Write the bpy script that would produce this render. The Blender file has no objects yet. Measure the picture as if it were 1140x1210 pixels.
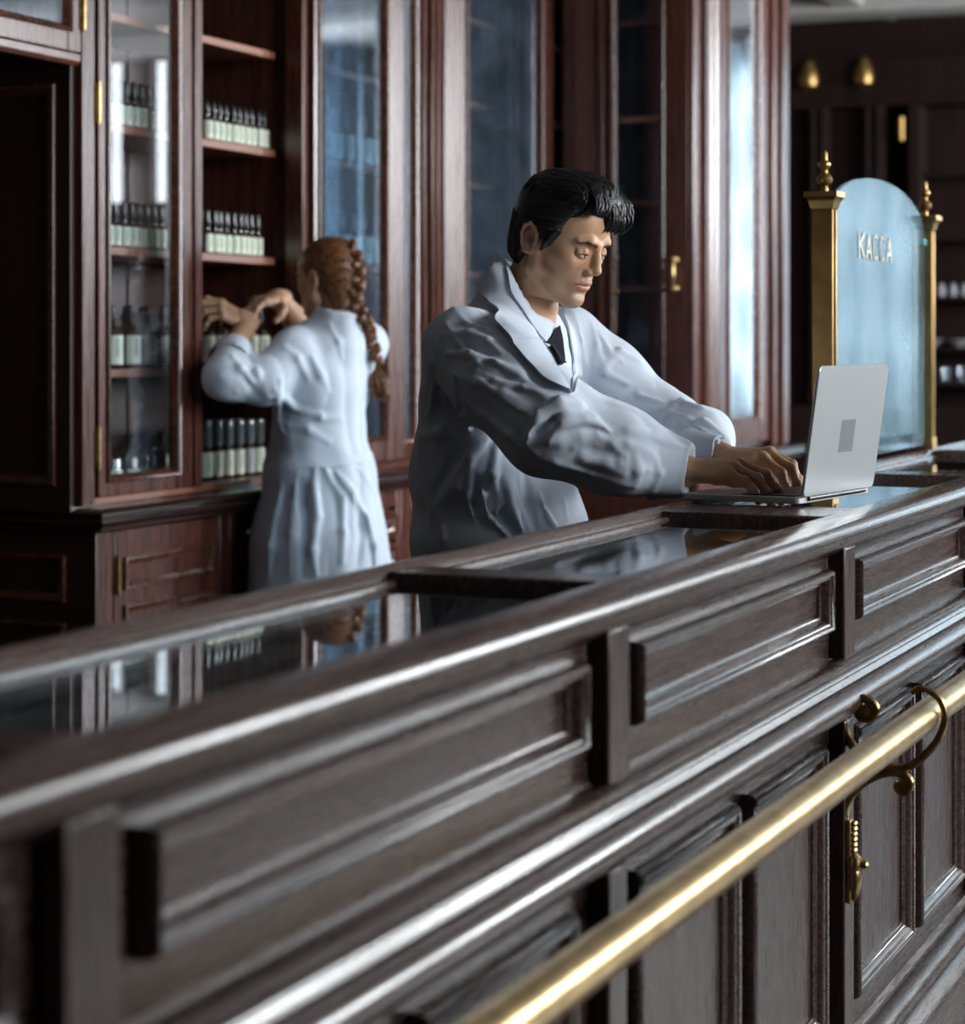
import bpy, bmesh, math, random
import numpy as np
from mathutils import Vector, Matrix, noise as mnoise

random.seed(7)
scene = bpy.context.scene
COL = scene.collection
PI = math.pi

# ------------------------------------------------------------------ camera
THETA = math.radians(23.5)          # view direction turned from the counter's run (+x) towards the back wall (+y)
FPX = 2600.0
CAM_H = 1.27
cam_data = bpy.data.cameras.new('camera')
cam = bpy.data.objects.new('camera', cam_data)
COL.objects.link(cam)
cam.location = (0, 0, CAM_H)
cam.rotation_euler = (PI/2, 0, THETA - PI/2)
cam_data.sensor_fit = 'HORIZONTAL'
cam_data.sensor_width = 36
cam_data.lens = FPX/1140*36
cam_data.shift_y = -205/1140
cam_data.clip_start = 0.05
cam_data.clip_end = 200
cam_data.dof.use_dof = True
cam_data.dof.focus_distance = 3.65
cam_data.dof.aperture_fstop = 4.6
scene.camera = cam

# ------------------------------------------------------------------ world, light, exposure
scene.view_settings.view_transform = 'Standard'
scene.view_settings.look = 'None'
scene.view_settings.gamma = 1
scene.view_settings.use_curve_mapping = False
scene.view_settings.exposure = 0.04
world = bpy.data.worlds.new('world'); scene.world = world
world.use_nodes = True
wn = world.node_tree.nodes; wn.clear()
wo = wn.new('ShaderNodeOutputWorld'); wb = wn.new('ShaderNodeBackground')
wb.inputs[0].default_value = (0.88, 0.95, 1.0, 1); wb.inputs[1].default_value = 8.0
world.node_tree.links.new(wb.outputs[0], wo.inputs[0])

def area(name, loc, target, sx, sy, power, col=(0.93, 0.97, 1.0)):
    l = bpy.data.lights.new(name, 'AREA'); l.shape = 'RECTANGLE'; l.size = sx; l.size_y = sy
    l.energy = power; l.color = col
    o = bpy.data.objects.new(name, l); COL.objects.link(o); o.location = loc
    o.rotation_euler = (Vector(target)-Vector(loc)).to_track_quat('-Z', 'Y').to_euler()
    return o
# daylight through the tall windows of the customer side (behind and right of the camera); the nearest one is added fill on the figures
for wx, pw in ((3.2, 150), (6.0, 100), (8.8, 360), (11.6, 640)):
    area('daylight', (wx, -3.75, 2.45), (wx, 0, 1.5), 1.5, 1.7, pw)
# daylight through the end-wall windows
area('daylight', (14.55, -1.0, 2.0), (10, -1.0, 1.7), 1.6, 2.4, 30)
area('daylight', (14.55, 0.85, 2.0), (10, 0.6, 1.7), 1.4, 2.4, 30)

# ------------------------------------------------------------------ helpers
def link(o, parent=None):
    COL.objects.link(o)
    if parent is not None:
        o.parent = parent
    return o

def tag(o, label=None, cat=None, group=None, kind=None):
    if label: o['label'] = label
    if cat: o['category'] = cat
    if group: o['group'] = group
    if kind: o['kind'] = kind
    return o

def thing(name, label, cat, loc=(0, 0, 0), group=None, rz=0):
    o = bpy.data.objects.new(name, None)
    o.empty_display_size = 0.05
    COL.objects.link(o); o.location = loc; o.rotation_euler = (0, 0, rz)
    tag(o, label, cat, group)
    return o

class MB:
    """collects vertices and faces in world-like coordinates"""
    def __init__(s): s.v = []; s.f = []; s.m = []; s.cur = 0
    def add(s, vs, fs):
        b = len(s.v); s.v += [tuple(p) for p in vs]; s.f += [tuple(i+b for i in f) for f in fs]; s.m += [s.cur]*len(fs)
        return s
    def box(s, x0, x1, y0, y1, z0, z1):
        x0, x1 = sorted((x0, x1)); y0, y1 = sorted((y0, y1)); z0, z1 = sorted((z0, z1))
        vs = [(x0,y0,z0),(x1,y0,z0),(x1,y1,z0),(x0,y1,z0),(x0,y0,z1),(x1,y0,z1),(x1,y1,z1),(x0,y1,z1)]
        return s.add(vs, [(0,3,2,1),(4,5,6,7),(0,1,5,4),(1,2,6,5),(2,3,7,6),(3,0,4,7)])
    def lathe(s, c, prof, n=20, axis='z', caps=True):
        """prof: list of (r, h) along the axis from c"""
        vs = []
        for r, h in prof:
            for k in range(n):
                a = 2*PI*k/n; p = (r*math.cos(a), r*math.sin(a), h)
                if axis == 'x': p = (p[2], p[0], p[1])
                if axis == 'y': p = (p[1], p[2], p[0])
                vs.append((c[0]+p[0], c[1]+p[1], c[2]+p[2]))
        fs = []
        for i in range(len(prof)-1):
            for k in range(n):
                k2 = (k+1) % n
                fs.append((i*n+k, i*n+k2, (i+1)*n+k2, (i+1)*n+k))
        if caps:
            fs.append(tuple(range(n-1, -1, -1))); fs.append(tuple((len(prof)-1)*n+k for k in range(n)))
        return s.add(vs, fs)
    def tube(s, pts, rad, n=12, cap=True):
        pts = [Vector(p) for p in pts]
        rad = rad if hasattr(rad, '__len__') else [rad]*len(pts)
        vs = []; up = None
        for i, p in enumerate(pts):
            d = (pts[min(i+1, len(pts)-1)]-pts[max(i-1, 0)]).normalized()
            if up is None:
                up = Vector((0, 0, 1)) if abs(d.z) < .9 else Vector((1, 0, 0))
            a = (up - d*up.dot(d)).normalized(); b = d.cross(a); up = a
            for k in range(n):
                t = 2*PI*k/n
                vs.append(p + (a*math.cos(t)+b*math.sin(t))*rad[i])
        fs = []
        for i in range(len(pts)-1):
            for k in range(n):
                k2 = (k+1) % n
                fs.append((i*n+k, i*n+k2, (i+1)*n+k2, (i+1)*n+k))
        if cap:
            fs.append(tuple(range(n-1, -1, -1))); fs.append(tuple((len(pts)-1)*n+k for k in range(n)))
        return s.add(vs, fs)
    def build(s, name, mat, parent=None, smooth=True, bevel=0, sharp=32, uv=False, segs=2):
        me = bpy.data.meshes.new(name)
        me.from_pydata(s.v, [], s.f)
        for m_ in (mat if isinstance(mat, (list, tuple)) else [mat]): me.materials.append(m_)
        if isinstance(mat, (list, tuple)): me.polygons.foreach_set('material_index', s.m)
        bm = bmesh.new(); bm.from_mesh(me); bmesh.ops.recalc_face_normals(bm, faces=bm.faces); bm.to_mesh(me); bm.free()
        if smooth:
            me.polygons.foreach_set('use_smooth', [True]*len(me.polygons))
            me.set_sharp_from_angle(angle=math.radians(sharp))
        me.update()
        o = bpy.data.objects.new(name, me); link(o, parent)
        if bevel:
            b = o.modifiers.new('bevel', 'BEVEL'); b.width = bevel; b.segments = segs; b.limit_method = 'ANGLE'; b.angle_limit = math.radians(40)
            b.harden_normals = False
        return o

class Face:
    """a vertical plane: u to the right as seen, v up, w out towards the viewer"""
    def __init__(s, o, kind='front'):
        s.o = Vector(o); s.k = kind
        s.u = Vector((1, 0, 0)) if kind == 'front' else Vector((0, -1, 0))
        s.w = Vector((0, -1, 0)) if kind == 'front' else Vector((-1, 0, 0))
    def P(s, u, v, w): return s.o + s.u*u + Vector((0, 0, v)) + s.w*w
def fbox(mb, F, u0, u1, v0, v1, w0, w1):
    a = F.P(u0, v0, w0); b = F.P(u1, v1, w1)
    return mb.box(a.x, b.x, a.y, b.y, a.z, b.z)
BOL = [(0, 0), (0, .0115), (.002, .017), (.006, .0220), (.010, .0238), (.014, .0228), (.017, .0195), (.021, .0190), (.025, .0165), (.029, .0100), (.032, .0070), (.038, .0058), (.041, .0045), (.042, .0010)]
SMALL = [(0, 0), (0, .008), (.003, .012), (.008, .013), (.012, .010), (.017, .006), (.022, .004), (.024, .001)]
STEP = [(0, .0), (.002, .004), (.006, .004), (.008, -.002), (.012, -.006), (.016, -.008), (.018, -.014)]
def ring(mb, F, u0, u1, v0, v1, prof, w=0, centre=None):
    """mitred moulding frame; centre: fills the field at the last profile depth"""
    vs = []
    for i, q in prof:
        for (a, b) in ((u0+i, v0+i), (u1-i, v0+i), (u1-i, v1-i), (u0+i, v1-i)):
            vs.append(F.P(a, b, w+q))
    fs = []
    for i in range(len(prof)-1):
        for k in range(4):
            k2 = (k+1) % 4
            fs.append((i*4+k, i*4+k2, (i+1)*4+k2, (i+1)*4+k))
    return mb.add(vs, fs)
def field(mb, F, u0, u1, v0, v1, w, th=.008):
    return fbox(mb, F, u0, u1, v0, v1, w-th, w)
def strip(mb, F, u0, u1, prof):
    """prof: (v, w) open polyline, extruded along u and closed at the ends"""
    n = len(prof)
    vs = [F.P(u0, v, w) for v, w in prof]+[F.P(u1, v, w) for v, w in prof]
    fs = [(i, (i+1) % n, n+(i+1) % n, n+i) for i in range(n)]
    fs += [tuple(range(n-1, -1, -1)), tuple(range(n, 2*n))]
    return mb.add(vs, fs)
def bead(v0, v1, w0, w1, n=7):
    """half-round from (v0,w0) out to w1 and back to v1"""
    c = (v0+v1)/2; r = (v1-v0)/2
    return [(c-r*math.cos(PI*k/(n-1)), w0+(w1-w0)*math.sin(PI*k/(n-1))) for k in range(n)]

# ------------------------------------------------------------------ materials
def mat(name):
    m = bpy.data.materials.new(name); m.use_nodes = True
    nt = m.node_tree; nt.nodes.clear()
    out = nt.nodes.new('ShaderNodeOutputMaterial')
    return m, nt, out
def N(nt, typ, **kw):
    n = nt.nodes.new(typ)
    for k, v in kw.items():
        if k in n.inputs: n.inputs[k].default_value = v
        else: setattr(n, k, v)
    return n
def pbsdf(nt, out, **kw):
    b = nt.nodes.new('ShaderNodeBsdfPrincipled')
    for k, v in kw.items(): b.inputs[k].default_value = v
    nt.links.new(b.outputs[0], out.inputs[0])
    return b
def ramp(nt, fac, stops):
    r = nt.nodes.new('ShaderNodeValToRGB')
    el = r.color_ramp.elements
    while len(el) < len(stops): el.new(.5)
    for e, (p, c) in zip(el, stops): e.position = p; e.color = (*c, 1)
    nt.links.new(fac, r.inputs[0]); return r
def wood(name, dark, light, scale=(4, 60, 60), rough=.34, spec=.5, coat=.25, bump=.25, coat_rough=.22, pores=False):
    m, nt, out = mat(name)
    tc = N(nt, 'ShaderNodeTexCoord')
    oi = N(nt, 'ShaderNodeObjectInfo')
    mp = N(nt, 'ShaderNodeMapping'); mp.inputs['Scale'].default_value = scale
    nt.links.new(tc.outputs['Object'], mp.inputs[0])
    add = N(nt, 'ShaderNodeVectorMath', operation='ADD'); nt.links.new(mp.outputs[0], add.inputs[0]); nt.links.new(oi.outputs['Random'], add.inputs[1])
    big = N(nt, 'ShaderNodeTexNoise'); big.inputs['Scale'].default_value = .35; big.inputs['Detail'].default_value = 3; big.inputs['Distortion'].default_value = 1.2
    fine = N(nt, 'ShaderNodeTexNoise'); fine.inputs['Scale'].default_value = 2.2; fine.inputs['Detail'].default_value = 6; fine.inputs['Roughness'].default_value = .65
    nt.links.new(add.outputs[0], big.inputs[0]); nt.links.new(add.outputs[0], fine.inputs[0])
    mx = N(nt, 'ShaderNodeMath', operation='MULTIPLY_ADD'); nt.links.new(fine.outputs[0], mx.inputs[0]); mx.inputs[1].default_value = .55
    sc = N(nt, 'ShaderNodeMath', operation='MULTIPLY'); nt.links.new(big.outputs[0], sc.inputs[0]); sc.inputs[1].default_value = .5
    nt.links.new(sc.outputs[0], mx.inputs[2])
    r = ramp(nt, mx.outputs[0], [(.36, dark), (.66, light)])
    b = pbsdf(nt, out); nt.links.new(r.outputs[0], b.inputs['Base Color'])
    b.inputs['Specular IOR Level'].default_value = spec
    b.inputs['Coat Weight'].default_value = coat; b.inputs['Coat Roughness'].default_value = coat_rough
    rr = N(nt, 'ShaderNodeMapRange'); nt.links.new(fine.outputs[0], rr.inputs[0])
    rr.inputs['From Min'].default_value = .3; rr.inputs['From Max'].default_value = .7
    rr.inputs['To Min'].default_value = rough-.06; rr.inputs['To Max'].default_value = rough+.1
    nt.links.new(rr.outputs[0], b.inputs['Roughness'])
    bp = N(nt, 'ShaderNodeBump'); bp.inputs['Strength'].default_value = bump; bp.inputs['Distance'].default_value = .002
    hgt = fine.outputs[0]
    if pores:      # short dark open pores along the grain
        mp2 = N(nt, 'ShaderNodeMapping'); mp2.inputs['Scale'].default_value = tuple(v*(7 if v > 20 else 5) for v in scale)
        nt.links.new(tc.outputs['Object'], mp2.inputs[0])
        po = N(nt, 'ShaderNodeTexNoise'); po.inputs['Scale'].default_value = 1; po.inputs['Detail'].default_value = 2; po.inputs['Distortion'].default_value = .6
        nt.links.new(mp2.outputs[0], po.inputs[0])
        pr = N(nt, 'ShaderNodeMapRange'); nt.links.new(po.outputs[0], pr.inputs[0]); pr.inputs['From Min'].default_value = .36; pr.inputs['From Max'].default_value = .50
        mul = N(nt, 'ShaderNodeMixRGB', blend_type='MULTIPLY'); mul.inputs[0].default_value = .4
        nt.links.new(r.outputs[0], mul.inputs[1]); nt.links.new(pr.outputs[0], mul.inputs[2]); nt.links.new(mul.outputs[0], b.inputs['Base Color'])
        ad = N(nt, 'ShaderNodeMath', operation='MULTIPLY_ADD'); nt.links.new(pr.outputs[0], ad.inputs[0]); ad.inputs[1].default_value = .5; nt.links.new(fine.outputs[0], ad.inputs[2]); hgt = ad.outputs[0]
    nt.links.new(hgt, bp.inputs['Height']); nt.links.new(bp.outputs[0], b.inputs['Normal'])
    return m
def plain(name, col, rough=.5, metal=0, spec=.5, noise_amt=0, nscale=40, bump=0, **kw):
    m, nt, out = mat(name)
    b = pbsdf(nt, out, Roughness=rough, Metallic=metal)
    b.inputs['Base Color'].default_value = (*col, 1); b.inputs['Specular IOR Level'].default_value = spec
    for k, v in kw.items(): b.inputs[k.replace('_', ' ')].default_value = v
    if noise_amt or bump:
        tc = N(nt, 'ShaderNodeTexCoord'); nz = N(nt, 'ShaderNodeTexNoise'); nz.inputs['Scale'].default_value = nscale; nz.inputs['Detail'].default_value = 4
        nt.links.new(tc.outputs['Object'], nz.inputs[0])
        if noise_amt:
            lo = tuple(max(0, c*(1-noise_amt)) for c in col); hi = tuple(min(1, c*(1+noise_amt)) for c in col)
            r = ramp(nt, nz.outputs[0], [(.35, lo), (.65, hi)]); nt.links.new(r.outputs[0], b.inputs['Base Color'])
        if bump:
            bp = N(nt, 'ShaderNodeBump'); bp.inputs['Strength'].default_value = bump; bp.inputs['Distance'].default_value = .003
            nt.links.new(nz.outputs[0], bp.inputs['Height']); nt.links.new(bp.outputs[0], b.inputs['Normal'])
    return m
def pane_mat(name, tint=(.96, .98, 1), ior=1.5, boost=1.0, rough=0.0, painted_haze=0.0, painted_haze_col=(.5, .6, .7)):
    """thin clear glass: sees through, reflects by Fresnel; smear: bluish diffuse colour standing in for reflected window light"""
    m, nt, out = mat(name)
    fr = N(nt, 'ShaderNodeFresnel'); geo = N(nt, 'ShaderNodeNewGeometry')
    mi = N(nt, 'ShaderNodeMapRange'); mi.inputs['To Min'].default_value = ior; mi.inputs['To Max'].default_value = 1/ior   # same thin-pane reflectance from either side
    nt.links.new(geo.outputs['Backfacing'], mi.inputs[0]); nt.links.new(mi.outputs[0], fr.inputs[0])
    ml = N(nt, 'ShaderNodeMath', operation='MULTIPLY'); ml.inputs[1].default_value = boost; ml.use_clamp = True
    nt.links.new(fr.outputs[0], ml.inputs[0])
    tr = N(nt, 'ShaderNodeBsdfTransparent'); tr.inputs[0].default_value = (*tint, 1)
    gl = N(nt, 'ShaderNodeBsdfGlossy'); gl.inputs['Roughness'].default_value = rough; gl.inputs[0].default_value = (.97, .98, 1, 1)
    mix = N(nt, 'ShaderNodeMixShader')
    nt.links.new(ml.outputs[0], mix.inputs[0]); nt.links.new(tr.outputs[0], mix.inputs[1]); nt.links.new(gl.outputs[0], mix.inputs[2])
    last = mix
    if painted_haze:
        tc = N(nt, 'ShaderNodeTexCoord'); nz = N(nt, 'ShaderNodeTexNoise'); nz.inputs['Scale'].default_value = 3.5; nz.inputs['Detail'].default_value = 5; nz.inputs['Distortion'].default_value = 1.5
        nt.links.new(tc.outputs['Object'], nz.inputs[0])
        r = N(nt, 'ShaderNodeMapRange'); nt.links.new(nz.outputs[0], r.inputs[0]); r.inputs['From Min'].default_value = .35; r.inputs['From Max'].default_value = .75
        r.inputs['To Min'].default_value = painted_haze*.4; r.inputs['To Max'].default_value = painted_haze
        df = N(nt, 'ShaderNodeBsdfDiffuse'); df.inputs[0].default_value = (*painted_haze_col, 1)
        m2 = N(nt, 'ShaderNodeMixShader'); nt.links.new(r.outputs[0], m2.inputs[0]); nt.links.new(mix.outputs[0], m2.inputs[1]); nt.links.new(df.outputs[0], m2.inputs[2])
        last = m2
    nt.links.new(last.outputs[0], out.inputs[0])
    return m

W_CNT_H = wood('walnut_counter_horizontal', (.018, .010, .008), (.056, .032, .026), scale=(3.5, 60, 60), rough=.25, bump=.05, spec=.36, coat=.05, pores=True)
W_CNT_V = wood('walnut_counter_vertical', (.018, .010, .008), (.054, .031, .025), scale=(60, 60, 3.5), rough=.27, bump=.05, spec=.36, coat=.05, pores=True)
W_TOP = wood('walnut_counter_rail', (.030, .016, .012), (.085, .052, .042), scale=(3.5, 60, 60), rough=.24, coat=.35, coat_rough=.16, bump=.05)
W_RED_V = wood('mahogany_vertical', (.030, .0085, .006), (.105, .030, .017), scale=(60, 60, 2.5), rough=.25, bump=.025)
W_RED_H = wood('mahogany_horizontal', (.035, .010, .006), (.115, .034, .018), scale=(2.5, 60, 60), rough=.25, bump=.025)
W_SHELF = wood('mahogany_shelf_edge', (.14, .050, .026), (.30, .12, .065), scale=(2.5, 60, 60), rough=.42, bump=.1)
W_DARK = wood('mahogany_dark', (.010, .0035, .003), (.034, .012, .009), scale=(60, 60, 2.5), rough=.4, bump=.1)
W_LEDGE = wood('ebonised_ledge', (.012, .005, .004), (.030, .012, .009), scale=(2.5, 60, 60), rough=.16, coat=.7, bump=.03)
W_MOLD = wood('walnut_moulding', (.030, .017, .014), (.050, .029, .023), scale=(3.5, 60, 60), rough=.26, coat=.5, coat_rough=.15, spec=.45, bump=.02)
W_RED_M = wood('mahogany_moulding', (.052, .0155, .010), (.092, .028, .016), scale=(8, 8, 8), rough=.25, bump=0)
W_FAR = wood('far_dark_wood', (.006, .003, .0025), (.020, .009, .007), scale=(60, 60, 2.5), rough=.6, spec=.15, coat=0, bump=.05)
M_BRASS = plain('polished_brass', (.60, .43, .20), rough=.29, metal=1, noise_amt=.16, nscale=30)
M_BRASS_OLD = plain('aged_brass', (.36, .25, .11), rough=.30, metal=1, noise_amt=.3, nscale=60, bump=.1)
M_BRASS_DULL = plain('dull_brass', (.34, .215, .080), rough=.42, metal=1, noise_amt=.15, nscale=25)
M_PANE = pane_mat('clear_cabinet_glass')
M_PANE_HAZY = pane_mat('cabinet_glass_painted_haze', tint=(.80, .88, .95), boost=1.5, painted_haze=.05, painted_haze_col=(.42, .58, .74))  # bluish window reflections partly painted in as tint and diffuse haze
M_MIRROR = pane_mat('old_mirror_glass', tint=(.25, .3, .34), boost=2.6, painted_haze=.05)
M_CASE = pane_mat('case_top_glass', tint=(.85, .9, .92), boost=1.0)
M_SCREEN = pane_mat('screen_glass', tint=(.72, .84, .90), boost=.50, painted_haze=.20, painted_haze_col=(.38, .54, .60))  # milky blue colour imitates the window light reflected in the pane
M_PLASTER = plain('ceiling_plaster', (.36, .35, .34), rough=.85, noise_amt=.06, nscale=6)
M_WALL = plain('wall_plaster', (.07, .055, .045), rough=.85, noise_amt=.1, nscale=5)
# ------------------------------------------------------------------ the room
X0, X1, Y0, Y1, ZC = -2.6, 14.0, -3.4, 4.35, 3.40
def struct(name, mb, m, parent=None, **kw):
    o = mb.build(name, m, parent, **kw)
    if parent is None: o['kind'] = 'structure'
    return o
M_FLOOR = wood('dark_parquet', (.020, .010, .007), (.07, .038, .026), scale=(4, 40, 40), rough=.35)
struct('floor', MB().box(X0, X1, Y0, Y1, -.06, -.004), M_FLOOR, smooth=False)
fl = bpy.data.objects['floor']
proto = None
n = 0
# floor boards near the counter, each a plank with its own edges
for r in range(10):
    for c in range(9):
        n += 1
        xa = X0+.02+c*1.84+(.9 if r % 2 else 0); xb = min(xa+1.83, X1)
        ya = Y0+.01+r*.77
        o = MB().box(xa, xb, ya, ya+.765, -.004, 0).build('floor_board', M_FLOOR, fl, smooth=False)
struct('ceiling', MB().box(X0, X1, Y0, Y1, ZC, ZC+.1), M_PLASTER, smooth=False)
cl = bpy.data.objects['ceiling']
for k, xx in enumerate((2.0, 5.0, 8.0, 11.0, 13.3)):
    MB().box(xx-.14, xx+.14, Y0, Y1, ZC-.16, ZC).build('ceiling_beam', M_PLASTER, cl, bevel=.02)
for k, yy in enumerate((-.9, 1.55, 3.3)):
    MB().box(X0, X1, yy-.1, yy+.1, ZC-.11, ZC).build('ceiling_beam', M_PLASTER, cl, bevel=.02)
# walls with window openings
def wall_with_holes(name, axis, pos, thick, a0, a1, holes, m):
    """axis 'y': wall across x=pos running along y; axis 'x': wall at y=pos running along x"""
    mb = MB()
    def bx(p, q, z0, z1):
        if q-p < 1e-4 or z1-z0 < 1e-4: return
        if axis == 'x': mb.box(p, q, pos, pos+thick, z0, z1)
        else: mb.box(pos, pos+thick, p, q, z0, z1)
    cur = a0
    for (p, q, z0, z1) in holes:
        bx(cur, p, 0, ZC); bx(p, q, 0, z0); bx(p, q, z1, ZC); cur = q
    bx(cur, a1, 0, ZC)
    return struct(name, mb, m, smooth=False)
FW = [(2.45, 3.95, 1.6, 3.3), (5.25, 6.75, 1.6, 3.3), (8.05, 9.55, 1.6, 3.3), (10.85, 12.35, 1.6, 3.3)]
wall_with_holes('wall_front', 'x', Y0-.15, .15, X0-.15, X1+.15, FW, M_WALL)
EW = [(-3.03, -2.85, 2.28, 3.36), (-2.76, -2.72, 2.28, 3.2), (-2.63, -2.42, 2.28, 3.36), (-1.8, -.2, .75, 3.1), (.15, 1.55, .75, 3.1)]
wall_with_holes('wall_right', 'y', X1, .15, Y0, Y1+.15, EW, M_WALL)
wall_with_holes('wall_left', 'y', X0-.15, .15, Y0, Y1+.15, [], M_WALL)
wall_with_holes('wall_back', 'x', Y1, .15, X0, X1, [], M_WALL)
M_FRAME = plain('window_frame_paint', (.10, .075, .06), rough=.5)
M_CURTAIN, nt, out = mat('sheer_curtain')
tl = N(nt, 'ShaderNodeBsdfTranslucent'); tl.inputs[0].default_value = (.34, .44, .50, 1)
df = N(nt, 'ShaderNodeBsdfDiffuse'); df.inputs[0].default_value = (.55, .6, .62, 1)
trn = N(nt, 'ShaderNodeBsdfTransparent'); trn.inputs[0].default_value = (.9, .95, 1, 1)
m1 = N(nt, 'ShaderNodeMixShader'); m1.inputs[0].default_value = .3
m2 = N(nt, 'ShaderNodeMixShader'); m2.inputs[0].default_value = .02
nt.links.new(tl.outputs[0], m1.inputs[1]); nt.links.new(df.outputs[0], m1.inputs[2])
nt.links.new(m1.outputs[0], m2.inputs[1]); nt.links.new(trn.outputs[0], m2.inputs[2]); nt.links.new(m2.outputs[0], out.inputs[0])
def window(n, axis, pos, p, q, z0, z1, cols=2, rows=3):
    mb = MB(); t = .05 if q-p > .5 else .008
    def bx(a, b, c, d):
        if axis == 'x': mb.box(a, b, pos-.04, pos+.02, c, d)
        else: mb.box(pos-.02, pos+.04, a, b, c, d)
    bx(p, p+t, z0, z1); bx(q-t, q, z0, z1); bx(p, q, z0, z0+t); bx(p, q, z1-t, z1)
    for k in range(1, cols): c = p+(q-p)*k/cols; bx(c-.02, c+.02, z0, z1)
    for k in range(1, rows): c = z0+(z1-z0)*k/rows; bx(p, q, c-.015, c+.015)
    return struct('window_%d' % n, mb, M_FRAME, smooth=False)
def curtain(axis, pos, p, q, z0, z1, label, seed=0):
    nu, nv = 120, 60; vs = []; fs = []
    for j in range(nv+1):
        v = j/nv
        for i in range(nu+1):
            u = i/nu
            swag = .16*math.sin(PI*((u*2) % 1))*v
            d = .06*math.sin(u*62+3*math.sin(v*3+seed)+seed)*(.4+.6*abs(math.sin(v*4+u*3)))
            d += .03*math.sin((v*26)+6*abs(((u*2) % 1)-.5)*5+seed)*(1-v*.3)
            z = z0+(z1-z0)*v-swag*.3
            c = p+(q-p)*u
            vs.append((c, pos+d, z) if axis == 'x' else (pos-d, c, z))
    for j in range(nv):
        for i in range(nu):
            a = j*(nu+1)+i; fs.append((a, a+1, a+nu+2, a+nu+1))
    o = MB().add(vs, fs).build('curtain', M_CURTAIN, sharp=180)
    tag(o, label, 'curtain')
    return o
for k, (p, q, z0, z1) in enumerate(FW): window(k+1, 'x', Y0-.07, p, q, z0, z1)
for k, (p, q, z0, z1) in enumerate(EW): window(k+5, 'y', X1+.07, p, q, z0, z1, cols=1 if k < 3 else 2, rows=1 if k < 3 else 3)
curtain('y', X1-.12, -1.9, -.1, .35, 3.25, 'sheer gathered curtain over the end-wall window nearer the street side', 0)
curtain('y', X1-.12, .08, 1.62, .35, 3.25, 'sheer gathered curtain over the end-wall window nearer the counter', 2)
# ------------------------------------------------------------------ the long shop counter
PITCH = 1.012
T0 = 1.18                       # pilaster with x just in view at the left
YF = .835                       # panel field plane
CF = Face((0, YF, 0))
ZT = 1.0
def counter_unit(t, label):
    root = thing('counter_unit', label, 'counter', (t, YF, 0), 'panelled counter units')
    F = Face((0, 0, 0))
    m = MB(); fbox(m, F, 0, PITCH-.002, .0, .955, -.30, 0); m.build('carcass', W_CNT_H, root, bevel=.001)
    # pilaster in three lengths
    m = MB(); fbox(m, F, .012, .078, .792, .958, 0, .024); m.build('pilaster', W_CNT_V, root, bevel=.003)
    m = MB(); fbox(m, F, .012, .070, .20, .700, 0, .024); m.build('pilaster', W_CNT_V, root, bevel=.003)
    # upper raised frame and its field
    m = MB(); ring(m, F, .124, .974, .838, .932, [(i*.60, w*1.0) for i, w in BOL]); m.build('panel_moulding', W_MOLD, root, sharp=40)
    m = MB(); field(m, F, .148, .950, .862, .908, .0012); m.build('panel', W_CNT_H, root)
    # belt of beads
    m = MB()
    prof = [(.788, -.01), (.788, .012), (.782, .020), (.776, .020)] + bead(.762, .776, .018, .030) [::-1] + [(.758, .020), (.752, .024)]
    prof += bead(.708, .752, .022, .048, 9)[::-1] + [(.704, .018), (.698, .014), (.690, .004), (.690, -.01)]
    strip(m, F, 0, PITCH, prof); m.build('belt_moulding', W_MOLD, root, sharp=40)
    # two tall lower panels
    for a, b in ((.122, .512), (.570, .950)):
        m = MB(); ring(m, F, a, b, .255, .677, [(i*.8, w*.9) for i, w in BOL]); m.build('panel_moulding', W_MOLD, root, sharp=40)
        m = MB(); field(m, F, a+.033, b-.033, .288, .644, .0012); m.build('panel', W_CNT_V, root)
    # plinth
    m = MB()
    prof = [(.215, -.01), (.215, .010), (.205, .016)]+bead(.150, .200, .014, .044, 9)[::-1]+[(.146, .030), (.138, .036), (.128, .044), (.12, .050), (.01, .050), (.01, -.01)]
    strip(m, F, 0, PITCH, prof); m.build('plinth', W_CNT_H, root, sharp=40)
    # cornice under the top
    m = MB(); strip(m, F, 0, PITCH, [(.975, -.01), (.975, .032), (.965, .030), (.958, .022), (.950, .012), (.945, 0), (.945, -.01)]); m.build('cornice', W_CNT_H, root, sharp=40)
    return root
names = ['left-hand counter bay, mostly out of the picture', 'nearest dark counter bay with a long blurred raised panel at lower left',
         'middle dark counter bay with a raised panel in front of the man', 'counter bay under the laptop, right of the scrolled bracket',
         'counter bay beyond the laptop bay, cut by the right edge', 'far counter bay under the glass screen']
for k in range(6):
    counter_unit(T0+(k-1)*PITCH, names[k])
# continuous top: front nosing rail, back rail, cross rails, glass panes
top = thing('glazed_worktop', 'dark wooden counter top framing a row of recessed glass panes', 'counter top', (0, 0, 0))
XE0, XE1 = T0-PITCH, T0+5*PITCH
m = MB()
YN = .793
prof = [(.976, YN+.012), (.978, YN+.004), (.984, YN), (.990, YN+.001), (.995, YN+.005), (.9975, YN+.012), (.9985, YN+.020), (ZT, YN+.024), (ZT, .853), (.996, .857), (.984, .860), (.976, .860)]
def ystrip(mb, x0, x1, prof):   # prof (z, y)
    n = len(prof)
    vs = [(x0, y, z) for z, y in prof]+[(x1, y, z) for z, y in prof]
    mb.add(vs, [(i, (i+1) % n, n+(i+1) % n, n+i) for i in range(n)]+[tuple(range(n)), tuple(range(2*n-1, n-1, -1))])
ystrip(m, XE0, XE1, prof); m.build('front_rail', W_TOP, top, sharp=35)
CROSS = [(.168, .24), (1.20, 1.28), (2.30, 2.38), (3.28, 3.46), (4.36, 4.46), (5.30, 5.38), (6.20, 6.238)]
m = MB()
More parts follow.
